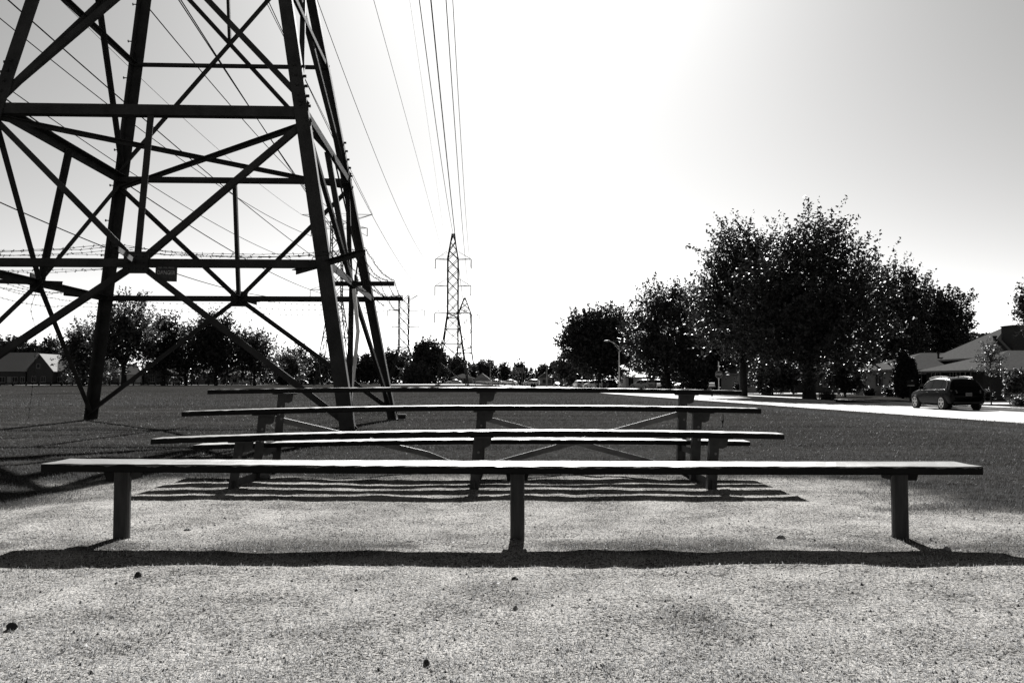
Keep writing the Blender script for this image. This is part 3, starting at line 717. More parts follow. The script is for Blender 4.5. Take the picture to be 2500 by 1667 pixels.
def tree(label, px, Y, top_py, half_px, bot_py, m=None, base=None, lobes=None, n=None, leaf=0.14, per=22, length=1.3, spread=0.28, seed=1, trunk_r=None, name='tree', group=None, up=0.5, core=0.38, cat='tree', dx=0.0, fork=0.35):
    """pixel measures of the photograph give the size in metres at the tree's own distance"""
    rs = np.random.default_rng(seed)
    x = at(px, 900, Y).x; bz = float(gz(x, Y)) if base is None else base
    Ht = at(px, top_py, Y).z - bz; hw = half_px * Y / F_PX; cb = max(at(px, bot_py, Y).z - bz, 0.0)
    ch = Ht - cb
    if lobes is None:
        lobes = [(0, 0, .50, .70, .70, .50), (-.50, .1, .38, .50, .55, .34), (.50, -.1, .40, .50, .55, .36), (.10, .3, .72, .42, .5, .28), (-.22, -.3, .66, .42, .45, .28)]
        lobes = [l for l in lobes] + [(rs.uniform(-.6, .6), rs.uniform(-.4, .4), rs.uniform(.25, .75), rs.uniform(.25, .4), .35, rs.uniform(.14, .24)) for _ in range(3)]
        lobes = [tuple(np.array(l) + rs.normal(0, 0.045, 6) * (1, 1, 1, .6, .6, .6)) for l in lobes]
    lw = [(l[0] * hw, l[1] * hw, cb + l[2] * ch, l[3] * hw * 0.93, l[4] * hw * 0.93, l[5] * ch * 0.93) for l in lobes]
    tr = tag(empty(name, (x, Y, bz)), label, cat, group)
    r0 = trunk_r or 0.028 * Ht
    trunk_mesh(cb + ch * 0.5, lw, r0, rs, fork).build('trunk', bark, tr, True)
    n = int((n or int(110 + 9 * hw * ch)) * 1.35)
    Vv, Fv = sprays(lw, n, length, spread, per, leaf, rs, up, core)
    Vv[:, 2] = np.maximum(Vv[:, 2], 0.15)
    np_mesh('crown', Vv, Fv, m or leaf_a, tr)
    return tr
G1 = 'trees along the street on the right'; G2 = 'trees across the field on the left'; G3 = 'trees in the far centre'
# right-hand street trees
tree('tallest broad tree on the right with a forked trunk and ragged top', 1975, 73, 545, 178, 900, leaf_a, n=1500, leaf=0.125, per=30, length=2.5, spread=0.26, seed=11, trunk_r=0.5, group=G1,
     lobes=[(0, 0, .46, .50, .6, .30), (.12, 0, .82, .24, .3, .16), (-.14, .1, .76, .22, .3, .15), (.42, 0, .70, .24, .35, .15), (-.46, .1, .56, .30, .4, .18), (.74, 0, .54, .26, .4, .17), (-.45, 0, .30, .48, .5, .26), (.42, .1, .28, .52, .5, .28), (0, -.3, .22, .55, .4, .22)], fork=0.28)
tree('tall tree left of the tallest one, its crown leaning left', 1815, 82, 583, 100, 872, leaf_a, n=1150, leaf=0.13, per=28, length=2.4, spread=0.27, seed=12, trunk_r=0.33, group=G1,
     lobes=[(0, 0, .50, .75, .7, .36), (-.15, 0, .80, .55, .5, .22), (.45, 0, .66, .45, .5, .26), (-.35, .1, .30, .65, .6, .26), (.35, 0, .25, .65, .6, .25)])
tree('spiky-topped tree behind the pale brick house', 2185, 128, 652, 95, 900, leaf_a, n=1100, leaf=0.18, per=24, length=2.0, spread=0.34, seed=13, group=G1,
     lobes=[(0, 0, .5, .7, .7, .38), (.1, 0, .82, .35, .4, .2), (.55, 0, .68, .35, .4, .26), (-.5, 0, .6, .5, .5, .34), (0, 0, .2, .9, .7, .25)])
tree('dense rounded tree above the roofs, rightmost of the big crowns', 2295, 133, 698, 88, 900, leaf_a, n=1100, leaf=0.18, per=24, length=1.0, spread=0.32, seed=14, group=G1, up=0.2,
     lobes=[(0, 0, .5, .85, .8, .46), (-.3, 0, .7, .55, .5, .3), (.35, 0, .62, .6, .6, .34), (.2, 0, .25, .8, .7, .28), (-.4, 0, .25, .6, .7, .28)])
tree('broad dark tree right of the street lamp', 1632, 130, 700, 98, 906, leaf_a, n=1050, leaf=0.17, per=26, length=2.3, spread=0.30, seed=15, group=G1, trunk_r=0.36,
     lobes=[(0, 0, .45, .8, .8, .42), (-.35, 0, .68, .5, .5, .27), (.3, 0, .76, .5, .5, .24), (-.55, 0, .32, .5, .5, .3), (.6, 0, .42, .5, .5, .34), (0, 0, .15, .9, .8, .2)])
tree('tree filling the gap behind the stop sign', 1745, 132, 705, 70, 908, leaf_a, n=1000, leaf=0.17, per=22, length=1.5, spread=0.36, seed=16, group=G1)
tree('wide low-branched tree behind the street lamp arm', 1462, 172, 755, 92, 908, leaf_a, n=1500, leaf=0.22, per=26, length=2.4, spread=0.32, seed=17, group=G1, trunk_r=0.34,
     lobes=[(.1, 0, .5, .7, .7, .42), (-.45, 0, .62, .45, .5, .25), (.35, 0, .72, .5, .5, .27), (-.6, 0, .40, .36, .5, .2), (.35, 0, .25, .65, .6, .3), (-.15, 0, .2, .6, .6, .25)])
tree('distant dark tree at the left end of the street row', 1400, 215, 862, 48, 935, leaf_a, n=380, leaf=0.30, per=20, length=1.6, spread=0.5, seed=18, group=G1)
tree('small pale-leaved tree in front of the gabled house', 1690, 128, 868, 34, 925, leaf_b, n=240, leaf=0.14, per=18, length=0.8, spread=0.25, seed=19, group=G1, trunk_r=0.10)
tree('understorey tree in front of the pale brick house', 2062, 84, 880, 40, 955, leaf_a, n=330, leaf=0.12, per=20, length=0.7, spread=0.24, seed=20, group=G1, trunk_r=0.09)
tree('low tree in the shade beside the tallest trunk', 1885, 96, 880, 60, 950, leaf_a, n=350, leaf=0.14, per=20, length=0.8, spread=0.26, seed=21, group=G1, trunk_r=0.10)
tree('slim staked sapling with a thin crown at the kerb near the black car', 2418, 52, 835, 30, 912, leaf_b, n=95, leaf=0.055, per=14, length=0.45, spread=0.13, seed=22, group=G1, trunk_r=0.035, fork=0.8, base=-0.63)
tree('feathery treetop showing just over the two-storey roof', 2395, 135, 855, 45, 905, leaf_b, n=260, leaf=0.17, per=18, length=1.0, spread=0.3, seed=23, group=G1)
tree('tree at the right edge with only a few leaf tips in view', 2545, 60, 690, 48, 800, leaf_a, n=260, leaf=0.11, per=18, length=0.9, spread=0.25, seed=24, group=G1)
# left-hand trees
for lab, px, Y, tp, hw, bp_, n_, sd, mm, nm in (
    ('tallest left tree with open branching seen through the near tower leg', 303, 168, 735, 74, 918, 650, 31, leaf_b, 'tree'),
    ('low spreading tree left of the tallest left one', 205, 172, 795, 48, 925, 412, 32, leaf_b, 'tree'),
    ('leaning tree just right of the tallest left one', 400, 176, 785, 44, 928, 450, 33, leaf_a, 'tree'),
    ('rounded dark tree of the left row standing centre of the near tower', 455, 184, 800, 46, 932, 475, 34, leaf_a, 'tree'),
    ('broad peaked tree of the left row with a dense crown', 528, 178, 776, 60, 930, 700, 35, leaf_a, 'tree'),
    ('spreading tree ending the left row, pale wisps at its right side', 622, 182, 815, 50, 928, 475, 36, leaf_b, 'tree'),
    ('round bushy tree next to the leaning gable, left of the flat-topped tower', 700, 215, 868, 36, 936, 325, 37, leaf_b, 'tree'),
    ('thin-topped tree just above the bushy one', 728, 235, 856, 18, 915, 137, 38, leaf_a, 'tree')):
    tree(lab, px, Y, tp, hw, bp_ - 8, mm, n=n_, leaf=0.22, per=22, length=2.6, spread=0.34, seed=sd, group=G2, core=0.3, up=(0.9, 0.15, 0.8, 0.4, 0.6, 0.2, 0.4, 0.8)[sd - 31])
for k, (px, tp, hw, lab) in enumerate(((22, 825, 38, 'dark tree behind the leftmost house'), (80, 838, 34, 'lighter tree between the two left houses'), (128, 832, 36, 'dark tree over the gabled house at left'), (168, 838, 30, 'tree touching the low spreading one at left'), (-25, 820, 40, 'tree cut by the left edge'))):
    tree(lab, px, 238, tp, hw, 925, leaf_a, n=300, leaf=0.34, per=18, length=1.6, spread=0.5, seed=50 + k, group=G2)
# far centre
for k, (px, Y, tp, hw, bt, n_, mm, lab) in enumerate((
    (775, 290, 872, 34, 936, 230, leaf_b, 'pale bushy tree between the near tower front legs'),
    (862, 300, 872, 26, 936, 200, leaf_a, 'dark bushy tree behind the cable moulding'),
    (905, 298, 867, 34, 936, 300, leaf_a, 'rounded dark tree between the right-hand tower legs'),
    (955, 318, 862, 36, 936, 280, leaf_b, 'paler tree behind the tower in the trees, left'),
    (985, 322, 862, 24, 936, 200, leaf_a, 'dark tree directly behind the tower in the trees'),
    (1018, 262, 890, 32, 938, 220, leaf_b, 'low pale bush in front of the centre trees'),
    (1045, 268, 828, 48, 934, 620, leaf_a, 'big leafy tree at the foot of the tall pointed tower'),
    (1110, 300, 872, 34, 936, 260, leaf_b, 'tree behind the right foot of the tall pointed tower'),
    (1140, 310, 890, 22, 936, 150, leaf_a, 'small dark tree right of the tall pointed tower'),
    (1182, 340, 883, 30, 938, 260, leaf_b, 'tree above the hipped roof in the centre'),
    (1232, 345, 891, 18, 938, 130, leaf_b, 'tree between the two dark cones in the centre'),
    (1270, 350, 886, 20, 936, 170, leaf_a, 'round-topped tree over the ball-field backstop'),
    (1330, 360, 894, 26, 936, 200, leaf_a, 'smooth dark tree behind the pale centre house'),
    (1352, 330, 885, 16, 930, 110, leaf_a, 'ragged tree above the street vanishing point'),
    (1378, 300, 880, 20, 930, 140, leaf_a, 'tree where the street row fades out'))):
    tree(lab, px, Y, tp, hw, bt, mm, n=n_, leaf=0.38, per=18, length=1.7, spread=0.55, seed=70 + k, group=G3)
def conifer(label, px, Y, top_py, half_px, base_py=None, seed=1, n=700, cat='conifer', group='dark conifers', two=None, base=None):
    rs = np.random.default_rng(seed); x = at(px, 900, Y).x; bz = float(gz(x, Y)) if base is None else base
    Ht = at(px, top_py, Y).z - bz; hw = half_px * Y / F_PX
    tr = tag(empty('conifer', (x, Y, bz)), label, cat, group)
    MB().tube([(0, 0, -0.2), (0, 0, Ht * 0.8)], [0.12, 0.03], 6).build('trunk', bark, tr)
    f = rs.random(n) ** 0.8; ang = rs.random(n) * 6.283
    prof = np.minimum(1.0, (1 - f) * 2.1) ** 0.75 * np.minimum(1, 0.72 + f * 1.2)
    rad = hw * prof * (0.75 + 0.3 * rs.random(n))
    P = np.stack([np.cos(ang) * rad, np.sin(ang) * rad, f * Ht * 0.97 + 0.05], 1); per = 16
    d = np.stack([np.cos(ang) * .4, np.sin(ang) * .4, np.ones(n)], 1); s_ = 0.02 * Ht + 0.05
    Q = (P[:, None] + d[:, None] * rs.random((n, per, 1)) * Ht * 0.06 + rs.normal(size=(n, per, 3)) * s_).reshape(-1, 3)
    Q[:, 2] = np.clip(Q[:, 2], 0.05, None); k = len(Q); s = (0.018 * Ht + 0.03) * (0.6 + 0.8 * rs.random(k))[:, None]
    u = rs.normal(size=(k, 3)); u /= np.linalg.norm(u, axis=1)[:, None]; w = rs.normal(size=(k, 3)); w -= u * (u * w).sum(1)[:, None]; w /= np.linalg.norm(w, axis=1)[:, None]
    Vv = np.stack([Q - u * s, Q + w * s * 0.5, Q + u * s, Q - w * s * 0.5], 1).reshape(-1, 3)
    np_mesh('crown', Vv, np.arange(4 * k).reshape(-1, 4), leaf_c, tr)
conifer('tall dark arborvitae column beside the pale brick house', 2203, 76, 862, 16, seed=1, n=800, base=-0.62)
conifer('shorter arborvitae pressed against the taller column', 2223, 75.4, 880, 13, seed=2, n=700, base=-0.62)
conifer('left dark cone-shaped conifer in the far centre', 1209, 300, 897, 13, seed=3, n=260)
conifer('right dark cone-shaped conifer in the far centre', 1256, 300, 901, 12, seed=4, n=260)
conifer('narrow far conifer beside the backstop', 1296, 310, 898, 7, seed=5, n=160)
def bush(label, px, Y, top_py, half_px, m=None, seed=1, n=120, leaf=0.08, base=None, per=18):
    rs = np.random.default_rng(seed); x = at(px, 900, Y).x; bz = float(gz(x, Y)) if base is None else base
    Ht = max(at(px, top_py, Y).z - bz, 0.3); hw = half_px * Y / F_PX
    sh = tag(empty('shrub', (x, Y, bz)), label, 'shrub', 'shrubs round the houses')
    mb = MB()
    for k in range(6):
        a = k * 1.05; mb.tube([(0, 0, -0.05), (math.cos(a) * hw * .3, math.sin(a) * hw * .3, Ht * .4), (math.cos(a) * hw * .6, math.sin(a) * hw * .6, Ht * .75)], [0.03, 0.02, 0.006], 5)
    mb.build('stem', bark, sh)
    Vv, Fv = sprays([(0, 0, Ht * .5, hw * .9, hw * .8, Ht * .46), (hw * .3, 0, Ht * .42, hw * .6, hw * .6, Ht * .4), (-hw * .35, 0, Ht * .4, hw * .6, hw * .6, Ht * .36)], n, 0.3, 0.12, per, leaf, rs, 0.4, 0.3)
    Vv[:, 2] = np.maximum(Vv[:, 2], 0.03); np_mesh('foliage', Vv, Fv, m or leaf_a, sh)
bush('large glossy shrub at the right edge before the dark garage', 2484, 58, 905, 32, leaf_b, 1, 260, 0.10)
bush('low flowering shrub at the right edge by the driveway', 2492, 52, 972, 20, leaf_b, 2, 110, 0.05)
bush('clipped round shrub behind the black car', 2408, 66, 956, 12, leaf_a, 3, 110, 0.06)
bush('low shrub under the pale house window', 2170, 84, 940, 18, leaf_a, 4, 110, 0.07)
bush('small shrub by the pale house corner', 2120, 90, 950, 10, leaf_a, 5, 90, 0.07)
bush('small dark evergreen shrub left of the big trunk', 1803, 100, 933, 12, leaf_a, 6, 110, 0.09)
bush('rounded dark shrub on the shaded lawn', 1868, 98, 938, 12, leaf_a, 7, 110, 0.09)
bush('clipped dark shrub at the end of the left tree row', 692, 196, 908, 16, leaf_a, 8, 200, 0.2)
bush('kerbside clump of plants near the big trunk', 2020, 66, 960, 16, leaf_a, 9, 90, 0.06)

def treeline(name, label, x0, x1, Y, hmin, hmax, n, leaf, seed, sc_=0.05):
    rs = np.random.default_rng(seed); X = x0 + (x1 - x0) * rs.random(n); top = hmin + (hmax - hmin) * np.clip(fbm(X * sc_ + seed, X * 0 + seed, 4, seed) * 1.6 - 0.3, 0, 1)
    z = top * rs.random(n) ** 0.7; Yv = Y + rs.normal(0, 2.0, n)
    Q = np.stack([X, Yv, z + base_z(X, Yv)], 1); u = rs.normal(size=(n, 3)); u /= np.linalg.norm(u, axis=1)[:, None]; w = rs.normal(size=(n, 3)); w -= u * (u * w).sum(1)[:, None]; w /= np.linalg.norm(w, axis=1)[:, None]
    s = leaf * (0.5 + rs.random(n))[:, None]
    o = np_mesh(name, np.stack([Q - u * s, Q + w * s * .7, Q + u * s, Q - w * s * .7], 1).reshape(-1, 3), np.arange(4 * n).reshape(-1, 4), leaf_a); tag(o, label, 'treeline', kind='stuff')
treeline('far_treeline', 'low dark band of distant trees closing the horizon', -330, 330, 385, 4.0, 9.0, 42000, 0.55, 3)
treeline('hedge_mass', 'mass of shaded greenery behind the left houses', -190, -52, 262, 4.5, 9.0, 20000, 0.45, 5)
treeline('hedge_mass', 'mass of shaded greenery behind the street trees', 26, 150, 188, 9.0, 13.5, 40000, 0.38, 7)
treeline('hedge_mass', 'shaded garden greenery behind the tallest trunk', 27, 62, 140, 6.0, 9.0, 26000, 0.26, 9)
# ================================================================== HOUSES
def house(label, x0, x1, y0, y1, zb, eave, ridge, m_wall, m_roof, roof='hip', ov=0.5, windows=(), doors=(), axis='x', chimney=None, vents=(), group='houses', fascia=None, name='house'):
    """plan rectangle; windows = (face, u, z, w, h) with face in 'W' (towards -x) or 'S' (towards -y), u measured along the face"""
    h = tag(empty(name, ((x0 + x1) / 2, (y0 + y1) / 2, zb)), label, 'house', group)
    W, D = x1 - x0, y1 - y0; hw, hd = W / 2, D / 2
    wl = MB(); wl.box((0, 0, eave / 2 - 0.2), (W, D, eave + 0.4))
    if roof == 'gable':
        if axis == 'x':
            for s in (-1, 1): wl.prism([(s * hw, -hd, eave), (s * hw, hd, eave), (s * hw, 0, ridge - 0.12)], (-s * 0.15, 0, 0))
        else:
            for s in (-1, 1): wl.prism([(-hw, s * hd, eave), (hw, s * hd, eave), (0, s * hd, ridge - 0.12)], (0, -s * 0.15, 0))
    wall = wl.build('wall', m_wall, h)
    rf = MB(); a, b = hw + ov, hd + ov; sl_ = (ridge - eave) / (min(hw, hd) if roof == 'hip' else (hd if axis == 'x' else hw)); ez = eave - ov * sl_ + 0.02
    if roof == 'hip':
        r = (a - b) if a > b else 0.0; r2 = (b - a) if b > a else 0.0
        P = [(-a, -b, ez), (a, -b, ez), (a, b, ez), (-a, b, ez), (-r, -r2, ridge), (r, r2, ridge)]
        if a >= b: F = [(0, 1, 5, 4), (1, 2, 5), (2, 3, 4, 5), (3, 0, 4)]
        else: F = [(0, 1, 4), (1, 2, 5, 4), (2, 3, 5), (3, 0, 4, 5)]
        rf.add(P, F + [(3, 2, 1, 0)])
    else:
        if axis == 'x': rf.prism([(-a, -b, ez), (-a, -b, ez + 0.14), (-a, 0, ridge + 0.14), (-a, b, ez + 0.14), (-a, b, ez), (-a, 0, ridge)], (2 * a, 0, 0))
        else: rf.prism([(-a, -b, ez), (-a, -b, ez + 0.14), (0, -b, ridge + 0.14), (a, -b, ez + 0.14), (a, -b, ez), (0, -b, ridge)], (0, 2 * b, 0))
    rp_ = rf.build('roof', m_roof, h)
    if roof == 'hip':
        fc = MB()
        for c, s in (((0, -b, ez - 0.07), (2 * a, 0.03, 0.16)), ((0, b, ez - 0.07), (2 * a, 0.03, 0.16)), ((-a, 0, ez - 0.07), (0.03, 2 * b - 0.04, 0.16)), ((a, 0, ez - 0.07), (0.03, 2 * b - 0.04, 0.16))):
            q_ = MB(); q_.box(c, s); q_.build('fascia', fascia or trim_g, rp_)
    for face, u, z, w, hh in windows:
        if face == 'S': c = Vector((-hw + u, -hd, z)); du = Vector((1, 0, 0)); nn = Vector((0, -1, 0))
        else: c = Vector((-hw, -hd + u, z)); du = Vector((0, 1, 0)); nn = Vector((-1, 0, 0))
        fr = MB(); up = Vector((0, 0, 1))
        for p, q_ in ((-w / 2, w / 2),): 
            for zz in (-hh / 2, hh / 2): fr.bar(c + du * p + up * zz + nn * 0.03, c + du * q_ + up * zz + nn * 0.03, 0.09, 0.09)
            for uu in ([-w / 2, 0, w / 2] if w > 0.8 else [-w / 2, w / 2]): fr.bar(c + du * uu + up * (-hh / 2) + nn * 0.03, c + du * uu + up * hh / 2 + nn * 0.03, 0.08, 0.08)
        wo = fr.build('window', trim_w if (m_wall is brick_d and y0 < 100) else trim_g, h)
        pn = MB(); pn.bar(c - du * (w / 2) + nn * 0.012, c + du * (w / 2) + nn * 0.012, 0.02, hh, nn); pn.build('pane', glass_m, wo)
        sl2 = MB(); sl2.bar(c - du * (w / 2 + .08) - up * (hh / 2 + .06) + nn * 0.06, c + du * (w / 2 + .08) - up * (hh / 2 + .06) + nn * 0.06, 0.14, 0.06); sl2.build('sill', trim_g, wo)
    for face, u, w, hh in doors:
        if face == 'S': c = Vector((-hw + u, -hd, hh / 2)); sz = (w, 0.06, hh); nn = Vector((0, -0.02, 0))
        else: c = Vector((-hw, -hd + u, hh / 2)); sz = (0.06, w, hh); nn = Vector((-0.02, 0, 0))
        d_ = MB(); d_.box(c + nn, sz); do = d_.build('door', mat('door_paint', 0.10, 0.5, 0.3), h)
        MB().tube([c + nn * 3 + Vector((w * .35 if face == 'S' else 0, w * .35 if face == 'W' else 0, -0.1)), c + nn * 5 + Vector((w * .35 if face == 'S' else 0, w * .35 if face == 'W' else 0, -0.1))], 0.03, 6).build('handle', chrome, do)
    if chimney:
        cx, cy, w, zt = chimney; cm = MB(); cm.box((cx, cy, (eave + zt) / 2), (w, w * 0.8, zt - eave)); cm.box((cx, cy, zt + 0.05), (w + 0.12, w * 0.8 + 0.12, 0.10)); cm.build('chimney', brick_d, rp_)
    for cx, cy, z, r_ in vents:
        vm = MB(); vm.tube([(cx, cy, z - 0.4), (cx, cy, z + 0.35)], r_ * 0.7, 8); vm.tube([(cx, cy, z + 0.35), (cx, cy, z + 0.5)], [r_, r_], 8); vm.build('roof_vent', steel, rp_)
    return h
Gz = -0.66
hB = house('one-storey pale brick house with hip roof behind the arborvitae', 37.6, 52.0, 86.0, 96.0, Gz + 0.1, 2.75, 4.35, brick_l, roof_m, ov=0.7, fascia=trim_g,
      windows=[('W', 3.6, 1.55, 1.6, 1.3), ('S', 2.6, 1.6, 1.4, 1.0), ('S', 6.0, 1.6, 1.4, 1.0)], chimney=(3.2, 1.5, 0.9, 5.2), vents=[(-1.5, -2.2, 3.85, 0.16), (1.2, -1.6, 4.0, 0.2)])
hA = house('dark brick house with low hip roof and white window trim at the right edge', 37.4, 56.0, 69.5, 79.0, Gz, 2.6, 4.1, brick_d, roof_m, ov=0.75, fascia=trim_g,
      windows=[('W', 7.6, 1.55, 1.6, 1.5), ('W', 4.6, 1.55, 1.0, 1.9), ('W', 2.6, 1.55, 1.6, 1.9)], doors=[('S', 5.0, 4.6, 2.2)], vents=[(1.0, -2.6, 3.3, 0.16)])
house('taller two-storey part with a steep hip roof rising behind the low dark brick house', 43.6, 58.0, 80.5, 90.0, Gz, 4.0, 6.9, brick_d, roof_m, ov=0.6, chimney=(-3.2, -3.4, 2.4, 6.6), vents=[(-4.9, -2.2, 5.3, 0.22)])
def hpx(label, pxl, pxr, Y, ev_py, rd_py, depth, m_w, m_r, roof='gable', axis='x', windows=(), doors=(), base=None, ov=0.5, chimney=None, vents=()):
    a, b = at(pxl, 930, Y), at(pxr, 930, Y); zb = float(gz((a.x + b.x) / 2, Y)) if base is None else base
    return house(label, a.x, b.x, Y, Y + depth, zb, at(1250, ev_py, Y).z - zb, at(1250, rd_py, Y + depth / 2).z - zb, m_w, m_r, roof, ov, windows, doors, axis, chimney, vents)
hpx('leftmost house with a big grey gable roof and small entry gable', -28, 62, 206, 902, 862, 9, brick_d, roof_l, 'gable', 'x', windows=[('S', 6.2, 1.3, 1.2, 1.3), ('S', 8.0, 1.3, 0.9, 1.3), ('S', 3.2, 1.3, 1.3, 1.3)], doors=[('S', 4.9, 1.0, 2.0)])
hpx('dark gabled house with an attic window, second from the left edge', 66, 128, 206, 902, 866, 9, brick_d, roof_l, 'gable', 'y', windows=[('S', 2.6, 4.5, 0.75, 1.0), ('S', 1.6, 1.4, 1.0, 1.3), ('S', 3.8, 1.4, 1.0, 1.3)])
hpx('low wing with pale roof joined to the gabled house at left', 130, 190, 208, 903, 872, 10, brick_d, roof_l, 'gable', 'x', windows=[('S', 1.6, 1.4, 1.0, 1.2), ('S', 3.8, 1.4, 1.0, 1.2)])
hpx('house hidden by the low spreading tree at left', 196, 276, 212, 904, 880, 9, brick_d, roof_m, 'hip', windows=[('S', 2.4, 1.4, 1.2, 1.3), ('S', 5.4, 1.4, 1.2, 1.3)])
hpx('house with a bright pale roof behind the tallest left trunk', 292, 345, 206, 909, 884, 8, brick_l, siding_w, 'hip', windows=[('S', 1.2, 1.2, 0.9, 1.0), ('S', 3.2, 1.2, 1.2, 1.0)])
hpx('dim house with a small gable between the left trees', 352, 420, 206, 910, 888, 8, brick_d, roof_m, 'gable', 'y', windows=[('S', 2.0, 1.3, 1.0, 1.1)])
hpx('low garage-like house in shade, centre of the left row', 428, 512, 214, 910, 898, 8, brick_d, roof_l, 'hip', windows=[('S', 3.0, 1.2, 1.6, 1.2)], doors=[('S', 6.0, 2.6, 2.0)])
hpx('small house with a striped pale front between two trunks', 562, 598, 226, 912, 902, 8, brick_l, roof_l, 'hip', windows=[('S', 1.2, 1.3, 1.0, 1.2)], doors=[('S', 3.0, 1.0, 2.0)])
hpx('dark-roofed gabled house right of the bushy tree', 728, 768, 262, 914, 893, 9, brick_d, roof_m, 'gable', 'y', windows=[('S', 2.0, 1.6, 1.0, 1.3)])
hpx('long low house partly behind the foot of the tall pointed tower', 1103, 1152, 262, 921, 912, 9, brick_l, roof_m, 'hip', windows=[('S', 1.6, 1.2, 1.2, 1.0), ('S', 4.2, 1.2, 1.2, 1.0)])
hpx('hip-roofed house with a dark garage door in the centre', 1158, 1195, 256, 925, 911, 9, brick_d, roof_l, 'hip', doors=[('S', 2.8, 2.6, 2.1)])
hpx('pale house left of the vanishing street', 1318, 1348, 290, 919, 909, 9, brick_l, roof_m, 'hip', windows=[('S', 1.4, 1.6, 1.0, 1.2), ('S', 3.2, 1.6, 0.9, 1.2)])
hpx('pale low house with grey hip roof right of the far dark car', 1374, 1424, 228, 920, 911, 9, brick_l, roof_m, 'hip', base=-0.6, windows=[('S', 1.6, 1.3, 1.4, 1.1), ('S', 4.0, 1.3, 1.0, 1.1)])
hpx('house half hidden behind the three parked cars', 1428, 1472, 222, 920, 909, 9, brick_l, roof_m, 'hip', base=-0.6, windows=[('S', 1.4, 1.4, 1.2, 1.1)])
hpx('small white house with a bright sloping roof right of the street lamp', 1528, 1578, 172, 921, 909, 8, siding_w, siding_w, 'gable', 'x', base=-0.6, windows=[('S', 1.0, 1.4, 0.9, 1.6), ('S', 3.2, 1.2, 1.0, 1.2)], ov=0.4)
hpx('pale gabled house front left of the stop sign', 1702, 1738, 150, 912, 894, 10, siding_w, roof_l, 'gable', 'y', base=-0.6, windows=[('S', 1.2, 1.6, 0.8, 1.3)], ov=0.3)
hpx('shaded pale house behind the row of trunks', 1800, 1875, 118, 908, 893, 9, brick_l, roof_m, 'hip', base=-0.6, windows=[('S', 1.2, 1.5, 1.1, 1.3), ('S', 3.4, 1.5, 0.8, 1.3)])
hpx('shaded house right of the tallest trunk', 1990, 2088, 112, 907, 888, 9, brick_d, roof_m, 'hip', base=-0.6, windows=[('S', 1.6, 1.5, 1.2, 1.4), ('S', 4.0, 1.5, 1.2, 1.4)])

